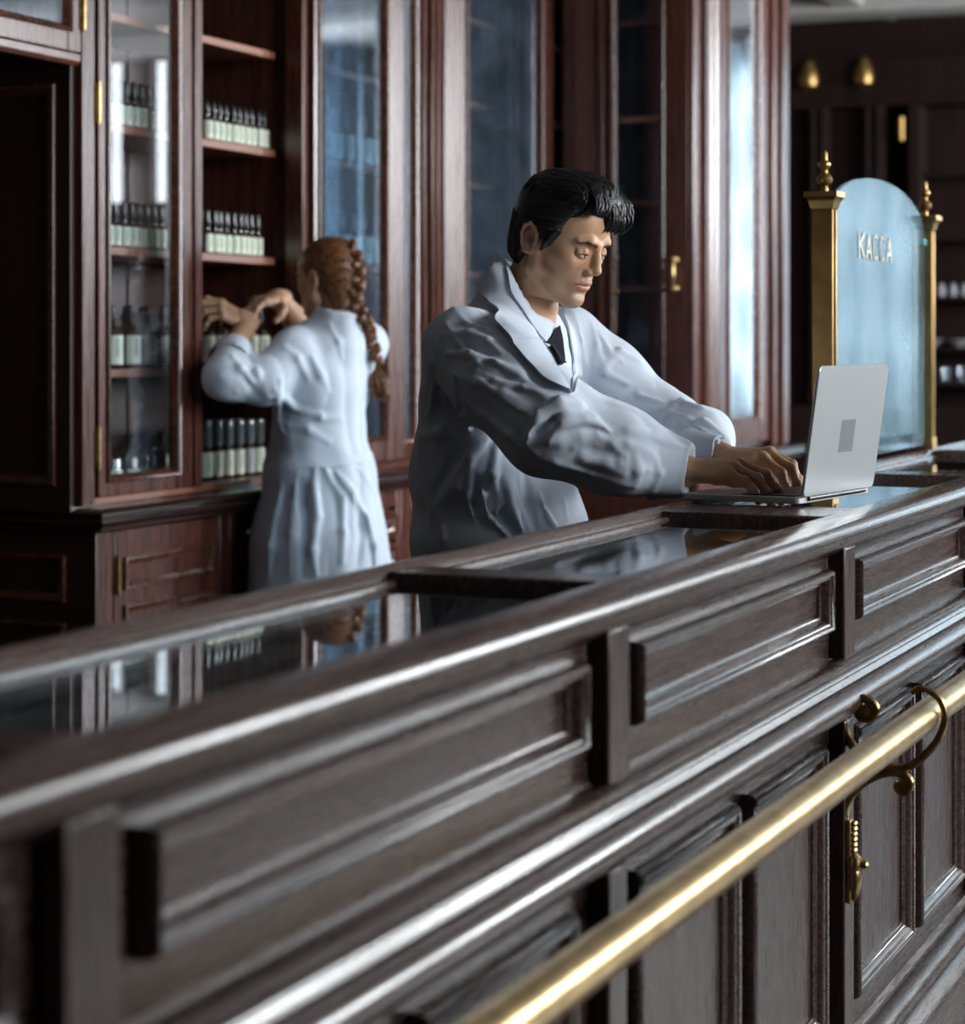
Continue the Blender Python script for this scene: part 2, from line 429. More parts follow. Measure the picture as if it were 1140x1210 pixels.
prof = [(.958, 1.105), (.984, 1.105), (.990, 1.109), (.990, 1.118), (.998, 1.122), (ZT+.004, 1.130), (ZT+.004, 1.140), (.998, 1.150), (.985, 1.154), (.958, 1.152)]
ystrip(m, XE0, XE1, prof); m.build('back_rail', W_TOP, top, sharp=35)
for a, b in CROSS:
    m = MB(); m.box(a, b, .856, 1.122, .958, ZT-.001); m.build('cross_rail', W_TOP, top, bevel=.003)
for (a, b), (c, d) in zip(CROSS[:-1], CROSS[1:]):
    m = MB(); m.box(b, c, .858, 1.107, .982, .986); m.build('glass_pane', M_CASE, top, smooth=False)
# ------------------------------------------------------------------ brass rail on scrolled brackets
rail = thing('brass_rail', 'long polished brass hand rail along the counter front on scrolled brackets', 'rail', (0, .695, .713))
RY, RZ, RR = 0, 0, .0225
m = MB(); m.tube([(.15+i*.5, 0, 0) for i in range(13)], RR, n=32); m.build('rail_tube', M_BRASS, rail)
def bracket(xc):
    # local: y runs from the counter face (0.12 away) to the rail (0)
    b = thing('rail_bracket', None, None, (xc, 0, 0)); b.parent = rail
    def cv(pts, r0, r1, nm, taper=None, n=12):
        P = [Vector((0, y, z)) for y, z in pts]
        # smooth by Catmull-Rom
        out = []
        for i in range(len(P)-1):
            p0 = P[max(i-1, 0)]; p1 = P[i]; p2 = P[i+1]; p3 = P[min(i+2, len(P)-1)]
            for k in range(6):
                t = k/6
                out.append(.5*((2*p1)+(-p0+p2)*t+(2*p0-5*p1+4*p2-p3)*t*t+(-p0+3*p1-3*p2+p3)*t**3))
        out.append(P[-1])
        L = len(out)
        rr = [r0+(r1-r0)*i/(L-1) for i in range(L)]
        mm = MB(); mm.tube(out, rr, n=n); return mm
    def bp(pts, x0=3.23):       # bracket drawing measured off its side view, in the plane x = x0
        out = []
        for px, py in pts:
            a = x0*math.tan(THETA-math.atan((px-570)/FPX)); zc = x0*math.cos(THETA)+a*math.sin(THETA)
            out.append((a-.695, CAM_H-(py-400)/FPX*zc-.713))
        return out
    cv(bp([(1000, 905), (1014, 893), (1030, 893), (1041, 900), (1055, 907), (1073, 906), (1092, 893), (1109, 872), (1116, 850), (1112, 830), (1100, 818), (1086, 813), (1077, 819)]), .0078, .0042, 'hook').build('hook', M_BRASS_OLD, b)
    q = bp([(998, 981), (998, 958), (1007, 938), (1026, 921), (1050, 913), (1068, 916), (1076, 926), (1070, 936), (1060, 932), (1062, 924)])
    mm = cv(q, .0072, .0056, 'stem'); e = bp([(1067, 927)])[0]; mm.lathe((-.008, e[0], e[1]), [(.002, 0), (.008, .001), (.0085, .014), (.002, .016)], axis='x', n=14); mm.build('stem', M_BRASS_OLD, b)
    q = bp([(1016, 893), (1004, 876), (996, 855), (1001, 835), (1014, 826), (1028, 828), (1035, 839), (1028, 849), (1016, 847), (1014, 838), (1021, 835)])
    mm = cv(q, .0070, .0066, 'scroll'); e = bp([(1023, 840)])[0]; mm.lathe((-.010, e[0], e[1]), [(.003, 0), (.010, .001), (.011, .014), (.006, .018), (.001, .020)], axis='x', n=16); mm.build('scroll', M_BRASS_OLD, b)
    # twisted neck and leaf finial on the pilaster
    mm = MB(); prof = []
    for i in range(25):
        prof.append((.0062+.0022*abs(math.sin(i*PI/4)), -.162-.048*i/24))
    mm.lathe((0, .108, 0), prof, n=14); mm.build('twisted_neck', M_BRASS_OLD, b)
    mm = MB()
    mm.lathe((0, .106, -.21), [(.005, 0), (.011, -.006), (.013, -.016), (.009, -.026), (.012, -.034), (.011, -.050), (.007, -.064), (.002, -.072)], n=14)
    mm.lathe((0, .090, -.226), [(.001, -.007), (.006, -.004), (.0075, 0), (.006, .004), (.001, .007)], n=10)
    mm.build('leaf_finial', M_BRASS_OLD, b)
    mm = MB(); mm.box(-.010, .010, .108, .1162, -.285, -.16); mm.build('back_plate', M_BRASS_OLD, b, bevel=.003)
    return b
bracket(3.230)
bracket(5.254)
# ------------------------------------------------------------------ wall cabinets behind the counter
YC = 3.08                      # plane of the upper doors
def hinge(parent, F, u, v, h=.10, w=.0):
    m = MB(); c = F.P(u, v-h/2, w+.006)
    m.lathe(c, [(.002, -.006), (.0045, -.003), (.0045, 0), (.006, .001), (.006, h*.33), (.0052, h*.335), (.006, h*.34), (.006, h*.66), (.0052, h*.665), (.006, h*.67), (.006, h), (.0045, h+.001), (.0045, h+.004), (.002, h+.007)], n=12)
    fbox(m, F, u-.010, u+.012, v-h/2, v+h/2, w-.001, w+.003)
    return m.build('hinge', M_BRASS_OLD, parent)
def glass_door(parent, F, u0, u1, v0, v1, sl=.07, sr=.08, rb=.065, rt=.09, glass=None, w0=-.022, w1=.004, name='door', wmat=None):
    """door of two stiles and two rails with moulded glazing beads"""
    wmat = wmat or W_RED_V
    m = MB()
    fbox(m, F, u0, u0+sl, v0, v1, w0, w1); fbox(m, F, u1-sr, u1, v0, v1, w0, w1)
    fbox(m, F, u0+sl, u1-sr, v0, v0+rb, w0, w1-.0015); fbox(m, F, u0+sl, u1-sr, v1-rt, v1, w0, w1-.0015)
    d = m.build(name, wmat, parent, bevel=.002)
    m = MB(); ring(m, F, u0+sl-.012, u1-sr+.012, v0+rb-.012, v1-rt+.012, [(0, .0), (.001, .007), (.005, .010), (.009, .008), (.012, .002), (.016, -.003), (.020, -.012)], w=w1)
    m.build('glazing_bead', W_RED_M, d, sharp=40)
    m = MB(); fbox(m, F, u0+sl-.004, u1-sr+.004, v0+rb-.004, v1-rt+.004, -.012, -.008)
    m.build('glass_pane', glass or M_PANE, d, smooth=False)
    return d
def carcass(parent, x0, x1, yb, yf, z0, z1, sides=(1, 1), divs=()):
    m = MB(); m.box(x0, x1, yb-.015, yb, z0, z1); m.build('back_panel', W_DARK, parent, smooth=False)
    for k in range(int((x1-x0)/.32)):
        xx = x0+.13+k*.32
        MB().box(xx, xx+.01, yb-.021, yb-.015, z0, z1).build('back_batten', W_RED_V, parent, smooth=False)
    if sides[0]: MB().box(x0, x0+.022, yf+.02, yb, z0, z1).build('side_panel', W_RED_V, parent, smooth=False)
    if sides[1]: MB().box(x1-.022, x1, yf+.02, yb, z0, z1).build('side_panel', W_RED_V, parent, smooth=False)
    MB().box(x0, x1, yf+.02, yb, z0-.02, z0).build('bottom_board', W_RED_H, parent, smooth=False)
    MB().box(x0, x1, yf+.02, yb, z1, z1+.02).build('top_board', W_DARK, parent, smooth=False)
SH = [1.19, 1.51, 1.83, 2.12, 2.42]
def shelves(parent, x0, x1, yf, yb, th=.022, n=5):
    for z in SH[:n]:
        o = MB().box(x0, x1, yf, yb, z-th, z).build('shelf', W_SHELF, parent, bevel=.002)

# --- first upper cabinet: glazed door + open bay
cab = thing('display_cabinet', 'tall mahogany bottle cabinet with one glazed door and one open bay before the woman', 'cabinet', (4.60, YC, .853))
def L(o, c=(4.60, YC, .853)):
    for ch in o.children:
        if ch.parent == o and ch.matrix_parent_inverse == Matrix(): pass
FC = Face((0, 0, 0))
class Local:
    """Face whose coordinates are world, expressed relative to a parent's origin"""
    pass
def front(root, y): return Face((-root.location.x, y-root.location.y, -root.location.z))
def put(root, mb):     # shift a world-coordinates MB into root's frame
    l = root.location; mb.v = [(x-l.x, y-l.y, z-l.z) for x, y, z in mb.v]; return mb
root = cab; lx, ly, lz = root.location
F = front(root, YC)
carcass(root, 0, 1.2, .38, 0, .0, 1.97)
m = MB(); fbox(m, F, 4.60, 4.655, .853, 2.86, -.03, .0); m.build('post', W_RED_V, root, bevel=.002)
m = MB(); fbox(m, F, 4.655, 4.665, .853, 2.86, -.03, -.006); m.build('post_groove', W_DARK, root)
m = MB(); fbox(m, F, 5.752, 5.805, .853, 2.86, -.06, .0); m.build('post', W_RED_V, root, bevel=.004)
shelves(root, .025, 1.145, .09, .36)
for o in [c for c in root.children if c.name.startswith('shelf')]:
    o.location.z = -.853
m = MB(); fbox(m, F, 4.60, 5.80, .853, .870, -.10, -.012); m.build('bottom_rail', W_SHELF, root, bevel=.002)
m = MB(); strip(m, F, 4.57, 5.83, [(2.80, -.02), (2.80, .02), (2.84, .03), (2.86, .06), (2.92, .10), (2.95, .11), (2.95, -.02)]); m.build('cornice', W_RED_H, root)
d = glass_door(root, F, 4.667, 5.158, .872, 2.79, sl=.046, sr=.120, rb=.045)
m = MB(); fbox(m, F, 5.120, 5.158, .872, 2.79, .004, .012); m.build('meeting_bead', W_RED_V, d, bevel=.003)
hinge(d, F, 4.664, .995); hinge(d, F, 4.664, 1.86); hinge(d, F, 4.664, 2.6)
# opened second door, swung right round on its hinges
def swung_door(root, hx, hy, ang, width, v0, v1, sl, sr, glass, wmat=None, name='door', lab=None):
    e = thing(name, lab, None, (hx-root.location.x, hy-root.location.y, -root.location.z)); e.parent = root
    F = Face((0, 0, 0))
    e.rotation_euler = (0, 0, ang)
    m = MB()
    fbox(m, F, 0, sl, v0, v1, -.02, .006); fbox(m, F, width-sr, width, v0, v1, -.02, .006)
    fbox(m, F, sl, width-sr, v0, v0+.07, -.02, .004); fbox(m, F, sl, width-sr, v1-.09, v1, -.02, .004)
    m.build('door_frame', wmat or W_RED_V, e, bevel=.003)
    m = MB(); ring(m, F, sl-.01, width-sr+.01, v0+.06, v1-.08, [(0, 0), (.001, .008), (.006, .011), (.010, .008), (.014, 0), (.018, -.010)], w=.004); m.build('glazing_bead', W_RED_M, e, sharp=40)
    m = MB(); fbox(m, F, sl-.004, width-sr+.004, v0+.066, v1-.086, -.012, -.008); m.build('glass_pane', glass, e, smooth=False)
    return e
d2 = swung_door(root, 5.79, YC-.012, -math.radians(8), .485, .89, 2.79, .03, .105, M_PANE_HAZY, lab='open glazed door swung back against the next cabinet')

# --- second upper cabinet
cab2 = thing('display_cabinet', 'mahogany bottle cabinet right of the woman, behind the swung-back glass door', 'cabinet', (5.81, YC, .853))
root = cab2; F = front(root, YC)
carcass(root, 0, 1.655, .38, 0, 0, 1.97)
shelves(root, .03, 1.62, .10, .365)
for o in [c for c in root.children if c.name.startswith('shelf')]: o.location.z = -.853
MB().box(.80, .83, .02, .38, 0, 1.97).build('divider', W_RED_V, root)
m = MB(); fbox(m, F, 5.81, 7.465, .853, .875, -.10, -.0); m.build('bottom_rail', W_RED_H, root, bevel=.002)
glass_door(root, F, 5.83, 6.565, .877, 2.79, sl=.05, sr=.045, glass=M_PANE_HAZY)
m = MB(); fbox(m, F, 6.568, 6.726, .853, 2.86, -.03, .0)
fbox(m, F, 6.573, 6.600, .853, 2.86, 0, .012); fbox(m, F, 6.625, 6.655, .853, 2.86, 0, .018); fbox(m, F, 6.690, 6.722, .853, 2.86, 0, .010)
m.build('post', W_RED_V, root, bevel=.003)
swung_door(root, 6.735, YC-.006, -math.radians(10), .70, .89, 2.79, .14, .085, M_PANE_HAZY, lab='glazed door standing ajar beyond the carved post')
m = MB(); strip(m, F, 5.83, 7.47, [(2.80, -.02), (2.80, .02), (2.84, .03), (2.86, .06), (2.92, .10), (2.95, .11), (2.95, -.02)]); m.build('cornice', W_RED_H, root)

# --- cabinet over the niche at far left, only its lower edge in view
cab0 = thing('overhead_cabinet', 'glazed cupboard above the dark niche at top left', 'cabinet', (3.2, YC, 2.0))
root = cab0; F = front(root, YC)
carcass(root, 0, 1.39, .38, 0, .02, .82)
glass_door(root, F, 3.72, 4.588, 1.975, 2.79, sl=.05, sr=.055, rb=.058, glass=M_PANE_HAZY)
glass_door(root, F, 3.0, 3.715, 1.975, 2.79, sl=.05, sr=.055, rb=.058, glass=M_PANE_HAZY)
hinge(root, F, 4.592, 2.085, h=.10, w=.004)
m = MB(); strip(m, F, 3.0, 4.60, [(1.945, -.03), (1.945, -.012), (1.955, -.004), (1.972, -.004), (1.972, -.03)]); m.build('lower_moulding', W_RED_H, root)
# --- niche lining
nic = thing('niche_lining', 'dark panelled side and back of the niche at the left edge', 'panelling', (4.6, YC, 0))
root = nic; SF = Face((0, 0, 0), 'side')      # faces -x; u = -(y)
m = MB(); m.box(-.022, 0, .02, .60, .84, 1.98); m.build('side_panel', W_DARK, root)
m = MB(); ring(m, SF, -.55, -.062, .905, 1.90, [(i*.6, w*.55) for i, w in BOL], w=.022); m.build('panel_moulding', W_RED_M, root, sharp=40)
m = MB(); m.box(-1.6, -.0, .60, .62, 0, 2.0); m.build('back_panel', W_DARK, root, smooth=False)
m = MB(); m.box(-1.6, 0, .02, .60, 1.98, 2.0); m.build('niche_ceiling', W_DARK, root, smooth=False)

# --- ledge running along the cabinets, with returns
led = thing('ledge', 'dark polished ledge running below the bottle cabinets', 'ledge', (4.6, YC, .79))
prof = [(.790, -.03), (.790, .022), (.796, .030), (.800, .030), (.806, .038), (.814, .043), (.822, .038), (.826, .034), (.829, .040), (.835, .045), (.842, .043), (.846, .036), (.848, .026), (.848, -.40)]
def profile_sweep(path, prof, z0, closed_to):
    """mitred sweep: path of (x,y) corners with outward offset to the right-hand side (viewer side)"""
    vs = []; n = len(prof); P = [Vector((x, y)) for x, y in path]
    for i, p in enumerate(P):
        d0 = (P[i]-P[i-1]).normalized() if i else None
        d1 = (P[i+1]-P[i]).normalized() if i < len(P)-1 else None
        nrm = []
        for d in (d0, d1):
            if d is not None: nrm.append(Vector((d.y, -d.x)))
        mv = nrm[0] if len(nrm) == 1 else (nrm[0]+nrm[1]).normalized()/max(.3, math.cos(nrm[0].angle(nrm[1])/2))
        for v, w in prof: vs.append((p.x+mv.x*w-4.6, p.y+mv.y*w-YC, v-z0))
    fs = []
    for i in range(len(P)-1):
        for k in range(n-1):
            fs.append((i*n+k, i*n+k+1, (i+1)*n+k+1, (i+1)*n+k))
    return vs, fs
pr = [p for p in prof if p[1] > -.1]
vs, fs = profile_sweep([(4.63, 3.70), (4.63, 3.055), (7.455, 3.055), (7.455, 2.405), (8.69, 2.405), (8.69, 4.3)], [(.790, -.02)]+pr[1:]+[(.848, -.03)], .79, 0)
m = MB().add(vs, fs)
m.build('ledge_moulding', W_LEDGE, led, sharp=45)
m = MB(); m.box(.04, 2.88, .01, .38, .03, .0575); m.box(2.86, 4.08, -.64, .38, .03, .0577); m.build('ledge_board', W_LEDGE, led, smooth=False)

# --- base cabinets
def MBf(F, u0, u1, v0, v1, w1=0):
    m = MB(); fbox(m, F, u0, u1, v0, v1, -.02, w1); return m
def base_unit(x0, x1, label, drawers=False, side=False, yf=3.06, yb=3.44, tall=False):
    r = thing('base_cabinet', label, 'cabinet', (x0, yf, 0), 'base cabinets under the ledge')
    w = x1-x0; F = Face((0, 0, 0))
    m = MB(); m.box(0, w-.002, .02, yb-yf, 0, .788); m.build('carcass', W_RED_V, r, smooth=False)
    if drawers:
        st = .03
        MBf(F, 0, st, 0, .788).build('stile', W_RED_V, r, bevel=.002); MBf(F, w-st-.002, w-.002, 0, .788).build('stile', W_RED_V, r, bevel=.002); MBf(F, st, w-st-.002, .735, .788, -.001).build('top_stile', W_RED_V, r, bevel=.002)
        for k in range(6):
            z1 = .722-k*.102
            m = MB(); fbox(m, F, st+.004, w-st-.006, z1-.092, z1, -.018, .002); d = m.build('drawer', W_RED_H, r, bevel=.002)
            m = MB(); ring(m, F, st+.02, w-st-.022, z1-.080, z1-.012, SMALL, w=.001); m.build('panel_moulding', W_RED_M, d)
            m = MB(); m.lathe(F.P(w/2, z1-.046, .0), [(.004, -.0), (.005, -.010), (.011, -.018), (.012, -.024), (.007, -.030), (.001, -.031)], n=14, axis='y'); m.build('knob', M_BRASS_OLD, d)
    else:
        MBf(F, 0, .075, 0, .788).build('stile', W_RED_V, r, bevel=.002); MBf(F, w-.055, w-.002, 0, .788).build('stile', W_RED_V, r, bevel=.002)
        m = MB(); fbox(m, F, .078, w-.058, .07, .784, -.018, .002); d = m.build('door', W_RED_V, r, bevel=.002)
        m = MB(); ring(m, F, .118, w-.10, .632, .716, [(i*.9, q*.8) for i, q in SMALL], w=.001); m.build('panel_moulding', W_RED_M, d)
        m = MB(); ring(m, F, .118, w-.10, .12, .595, [(i*.9, q*.8) for i, q in SMALL], w=.001); m.build('panel_moulding', W_RED_M, d)
        hinge(d, F, .086, .672, h=.09, w=.002); hinge(d, F, .086, .18, h=.09, w=.002)
    if side:
        SF = Face((0, 0, 0), 'side')
        m = MB(); m.box(-.004, .0, .0, yb+.2-yf, 0, .788); m.build('end_panel', W_DARK, r)
        for a, b in ((.61, .73), (.08, .56)):
            m = MB(); ring(m, SF, -.42, -.085, a, b, SMALL, w=.004); m.build('panel_moulding', W_RED_M, r)
    return r
base_unit(4.632, 5.29, 'base cabinet with brass-hinged door at the left corner of the ledge', side=True)
base_unit(5.29, 5.80, 'stack of panelled drawers beside the woman\'s coat', drawers=True)
base_unit(5.80, 6.38, 'second stack of panelled drawers right of the woman', drawers=True)
base_unit(6.38, 7.05, 'base cabinet door seen between the woman and the man')
base_unit(7.05, 7.455, 'narrow base cabinet behind the man', yb=3.44)

# --- projecting cabinet: dark return with a glazed door, front with a tall mirror
pc = thing('projecting_cabinet', 'projecting mahogany cabinet behind the man with dark glazed side and tall mirror', 'cabinet', (7.47, 2.43, .85))
root = pc
S = Face((0, .65, -.85), 'side'); F = Face((-7.47, 0, -.85))
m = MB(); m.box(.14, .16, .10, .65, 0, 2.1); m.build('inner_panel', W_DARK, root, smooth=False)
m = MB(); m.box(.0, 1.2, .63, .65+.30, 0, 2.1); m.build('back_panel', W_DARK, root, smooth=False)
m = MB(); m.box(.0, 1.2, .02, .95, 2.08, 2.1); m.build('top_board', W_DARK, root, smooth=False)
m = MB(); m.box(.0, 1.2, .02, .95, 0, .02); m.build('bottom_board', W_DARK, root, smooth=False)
m = MB(); fbox(m, S, 0, .055, .85, 2.95, -.05, 0); fbox(m, S, .012, .04, .85, 2.95, 0, .010); m.build('post', W_RED_V, root, bevel=.003)
m = MB(); fbox(m, S, .15, .20, .85, 2.95, -.05, 0); fbox(m, S, .20, .28, .85, 2.95, -.05, .012); fbox(m, S, .29, .315, .85, 2.95, -.05, .02); m.build('post', W_RED_V, root, bevel=.003)
m = MB(); fbox(m, S, .055, .15, .85, 2.95, -.03, -.02); m.build('glass_pane', M_PANE, root, smooth=False)
d = glass_door(root, S, .318, .628, .87, 2.90, sl=.03, sr=.095, rb=.08, w0=-.02, w1=.004)
for z in (1.18, 1.46, 1.77, 2.07, 2.42):
    m = MB(); m.box(.03, .14, .06, .60, z-.85-.02, z-.85); m.build('shelf', W_SHELF if z == 2.07 else W_RED_H, root, smooth=False)
# brass pull handle on the door's stile
h = MB(); hx = S.P(.585, 1.50, .004)
for dz in (-.052, .052): h.lathe((hx.x, hx.y, hx.z+dz), [(.010, 0), (.012, -.004), (.006, -.010), (.006, -.022), (.010, -.028), (.011, -.036), (.004, -.042)], n=14, axis='x')
h.tube([(hx.x-.026-.010*math.sin(PI*k/8), hx.y, hx.z-.045+.09*k/8) for k in range(9)], [.005, .0055, .007, .008, .0085, .008, .007, .0055, .005], n=10)
h.build('pull_handle', M_BRASS, d)
for zz in (1.44, 1.56):
    h = MB(); q = S.P(.315+.045, zz, .004); h.lathe((q.x, q.y, q.z), [(.007, 0), (.008, -.005), (.004, -.009)], n=12, axis='x'); h.build('catch', M_BRASS_OLD, d)
# front side
m = MB(); fbox(m, F, 7.47, 7.555, .85, 2.95, -.06, 0); m.build('post', W_RED_V, root, bevel=.006)
m = MB()
prof = [(7.556, -.01), (7.560, .012), (7.575, .030), (7.60, .036), (7.63, .030), (7.645, .022), (7.655, .030), (7.69, .034), (7.715, .026), (7.725, .010), (7.73, -.01)]
vs = [F.P(u, .85, w) for u, w in prof]+[F.P(u, 2.95, w) for u, w in prof]; n = len(prof)
m.add(vs, [(i, (i+1) % n, n+(i+1) % n, n+i) for i in range(n)]+[tuple(range(n)), tuple(range(2*n-1, n-1, -1))])
m.build('column_moulding', W_RED_V, root, sharp=50)
d = glass_door(root, F, 7.735, 8.42, .87, 2.90, sl=.14, sr=.14, rb=.095, glass=M_MIRROR)
m = MB(); m.box(7.86-7.47, 8.29-7.47, .026, .03, .93-.85, 2.85-.85); m.build('mirror_backing', W_DARK, root, smooth=False)
m = MB(); fbox(m, F, 8.425, 8.50, .85, 2.95, -.06, .02); fbox(m, F, 8.51, 8.60, .85, 2.95, -.06, .035); fbox(m, F, 8.605, 8.67, .85, 2.95, -.06, .012); m.build('post', W_RED_V, root, bevel=.006)
m = MB(); m.box(1.18, 1.2, .02, 1.9, 0, 2.1); m.build('side_panel', W_DARK, root, smooth=False)
pb = thing('base_cabinet', 'panelled base under the projecting mirror cabinet', 'cabinet', (7.458, 2.41, 0), 'base cabinets under the ledge')
m = MB(); m.box(0, 1.23, 0, .648, 0, .788); m.box(.03, 1.23, .648, 1.9, 0, .788); m.build('carcass', W_RED_V, pb, smooth=False)
m = MB(); ring(m, Face((0, 0, 0)), .10, .58, .12, .70, SMALL, w=0); m.build('panel_moulding', W_RED_M, pb)
m = MB(); ring(m, Face((0, 0, 0)), .66, 1.14, .12, .70, SMALL, w=0); m.build('panel_moulding', W_RED_M, pb)

# --- far cabinets on the end wall
fcab = thing('far_cabinet', 'dark pilastered cabinet on the far wall with gilded capitals', 'cabinet', (13.6, 2.3, 0))
root = fcab; S = Face((0, 0, 0), 'side')
def yb(mb, y0, y1, z0, z1, w0, w1): return mb.box(-w1, -w0, y0-2.3, y1-2.3, z0, z1)
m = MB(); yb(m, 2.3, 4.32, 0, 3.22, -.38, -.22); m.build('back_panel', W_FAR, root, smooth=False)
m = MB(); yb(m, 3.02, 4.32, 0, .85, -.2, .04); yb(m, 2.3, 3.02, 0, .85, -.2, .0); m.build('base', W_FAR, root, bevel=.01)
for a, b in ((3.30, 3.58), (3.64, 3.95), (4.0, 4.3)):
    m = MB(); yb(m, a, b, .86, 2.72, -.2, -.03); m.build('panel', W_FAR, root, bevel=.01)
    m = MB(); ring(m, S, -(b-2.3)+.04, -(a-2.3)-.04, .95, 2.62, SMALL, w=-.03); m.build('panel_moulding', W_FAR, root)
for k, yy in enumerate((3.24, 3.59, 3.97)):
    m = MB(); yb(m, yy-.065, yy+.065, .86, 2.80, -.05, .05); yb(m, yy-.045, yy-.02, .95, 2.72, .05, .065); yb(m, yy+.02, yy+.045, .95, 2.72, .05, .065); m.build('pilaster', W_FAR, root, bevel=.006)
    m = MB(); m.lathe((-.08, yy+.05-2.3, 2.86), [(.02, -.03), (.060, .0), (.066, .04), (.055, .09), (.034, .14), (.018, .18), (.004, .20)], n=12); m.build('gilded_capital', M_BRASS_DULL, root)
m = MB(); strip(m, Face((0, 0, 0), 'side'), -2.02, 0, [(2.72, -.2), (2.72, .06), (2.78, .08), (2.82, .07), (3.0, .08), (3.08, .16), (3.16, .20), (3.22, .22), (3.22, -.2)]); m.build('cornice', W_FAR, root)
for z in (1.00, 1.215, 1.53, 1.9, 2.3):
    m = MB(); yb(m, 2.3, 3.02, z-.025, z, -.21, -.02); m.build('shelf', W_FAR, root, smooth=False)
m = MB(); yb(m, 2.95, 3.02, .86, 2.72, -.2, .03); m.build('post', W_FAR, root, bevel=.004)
m = MB(); m.lathe((-.06, 3.06-2.3, 2.5), [(.004, -.01), (.02, 0), (.02, .14), (.004, .15)], n=12); m.build('brass_catch', M_BRASS_DULL, root)
M_JAR = plain('pale_porcelain', (.26, .26, .28), rough=.3)
JN = ['leftmost', 'second from left', 'third from left', 'fourth from left', 'fifth from left', 'sixth from left', 'seventh from left']
jars = [(2.98-.0-k*.072, 1.53, .032, .075) for k in range(1, 8)]
for k, (y, z, r, h) in enumerate(jars):
    o = MB().lathe((0, 0, 0), [(r*.8, 0), (r, .01), (r, h*.6), (r*.6, h*.75), (r*.65, h), (r*.2, h*1.1)], n=14).build('porcelain_jar', M_JAR)
    o.location = (13.66, y, z); tag(o, 'small pale jar, %s, upper shelf of the far dark cabinet' % JN[k], 'jar', 'jars on the far shelf')
for k in range(4):
    o = MB().lathe((0, 0, 0), [(.03, 0), (.035, .01), (.09, .045), (.092, .05), (.03, .02), (.001, .015)], n=18, caps=False).build('white_bowl', M_JAR)
    o.location = (13.68, 2.90-k*.17, 1.215); tag(o, 'shallow pale bowl, %s, middle shelf of the far dark cabinet' % JN[k], 'bowl', 'bowls on the far shelf')
for k in range(5):
    o = MB().lathe((0, 0, 0), [(.025, 0), (.028, .005), (.035, .09), (.033, .09), (.026, .01), (.001, .01)], n=14, caps=False).build('drinking_glass', pane_mat('far_glass', boost=1.5, painted_haze=.1) if k == 0 else bpy.data.materials['far_glass'])
    o.location = (13.68, 2.91-k*.1, 1.0); tag(o, 'clear drinking glass, %s, lowest shelf of the far dark cabinet' % JN[k], 'glass', 'glasses on the far shelf')

# ------------------------------------------------------------------ bottles
M_AMBER = plain('amber_bottle_glass', (.030, .012, .006), rough=.08, spec=.6, Coat_Weight=.6, Coat_Roughness=.03)
M_BLACK = plain('black_cap_plastic', (.010, .010, .011), rough=.22)
M_CLEARCAP = plain('smoky_clear_cap', (.10, .11, .12), rough=.08, Alpha=.75)
def label_mat(name, base, ink=(.16, .17, .15), sx=220, sz=500):
    m, nt, out = mat(name)
    tc = N(nt, 'ShaderNodeTexCoord'); sep = N(nt, 'ShaderNodeSeparateXYZ'); nt.links.new(tc.outputs['Generated'], sep.inputs[0])
    def rng(sock, lo, hi):
        a = N(nt, 'ShaderNodeMath', operation='GREATER_THAN'); nt.links.new(sock, a.inputs[0]); a.inputs[1].default_value = lo
        b = N(nt, 'ShaderNodeMath', operation='LESS_THAN'); nt.links.new(sock, b.inputs[0]); b.inputs[1].default_value = hi
        c = N(nt, 'ShaderNodeMath', operation='MULTIPLY'); nt.links.new(a.outputs[0], c.inputs[0]); nt.links.new(b.outputs[0], c.inputs[1]); return c.outputs[0]
    wv = N(nt, 'ShaderNodeTexNoise'); mp = N(nt, 'ShaderNodeMapping'); mp.inputs['Scale'].default_value = (.1, .1, 45); nt.links.new(tc.outputs['Generated'], mp.inputs[0]); nt.links.new(mp.outputs[0], wv.inputs[0]); wv.inputs['Scale'].default_value = 1
    th = N(nt, 'ShaderNodeMath', operation='GREATER_THAN'); nt.links.new(wv.outputs[0], th.inputs[0]); th.inputs[1].default_value = .47
    big = N(nt, 'ShaderNodeMath', operation='MULTIPLY'); a = rng(sep.outputs[0], .20, .34); b = rng(sep.outputs[2], .25, .9)
    nt.links.new(a, big.inputs[0]); nt.links.new(b, big.inputs[1])
    bg2 = N(nt, 'ShaderNodeMath', operation='MULTIPLY'); nt.links.new(big.outputs[0], bg2.inputs[0]); nt.links.new(th.outputs[0], bg2.inputs[1])
    sm = N(nt, 'ShaderNodeMath', operation='MULTIPLY'); a = rng(sep.outputs[0], .48, .60); b = rng(sep.outputs[2], .35, .85)
    nt.links.new(a, sm.inputs[0]); nt.links.new(b, sm.inputs[1])
    s2 = N(nt, 'ShaderNodeMath', operation='MULTIPLY'); nt.links.new(sm.outputs[0], s2.inputs[0]); s2.inputs[1].default_value = .35
    ad = N(nt, 'ShaderNodeMath', operation='MAXIMUM'); nt.links.new(bg2.outputs[0], ad.inputs[0]); nt.links.new(s2.outputs[0], ad.inputs[1])
    mix = N(nt, 'ShaderNodeMixRGB'); nt.links.new(ad.outputs[0], mix.inputs[0]); mix.inputs[1].default_value = (*base, 1); mix.inputs[2].default_value = (*ink, 1)
    b_ = pbsdf(nt, out, Roughness=.55); nt.links.new(mix.outputs[0], b_.inputs['Base Color'])
    return m
M_LABEL = label_mat('sage_paper_label', (.56, .62, .50))
M_LABEL_W = label_mat('ivory_paper_label', (.62, .66, .55))
M_LABEL_G = label_mat('grey_label', (.26, .28, .28))
def lathe_mesh(nm, prof, m, n=20):
    o = MB().lathe((0, 0, 0), prof, n=n).build(nm, m); me = o.data; bpy.data.objects.remove(o); return me
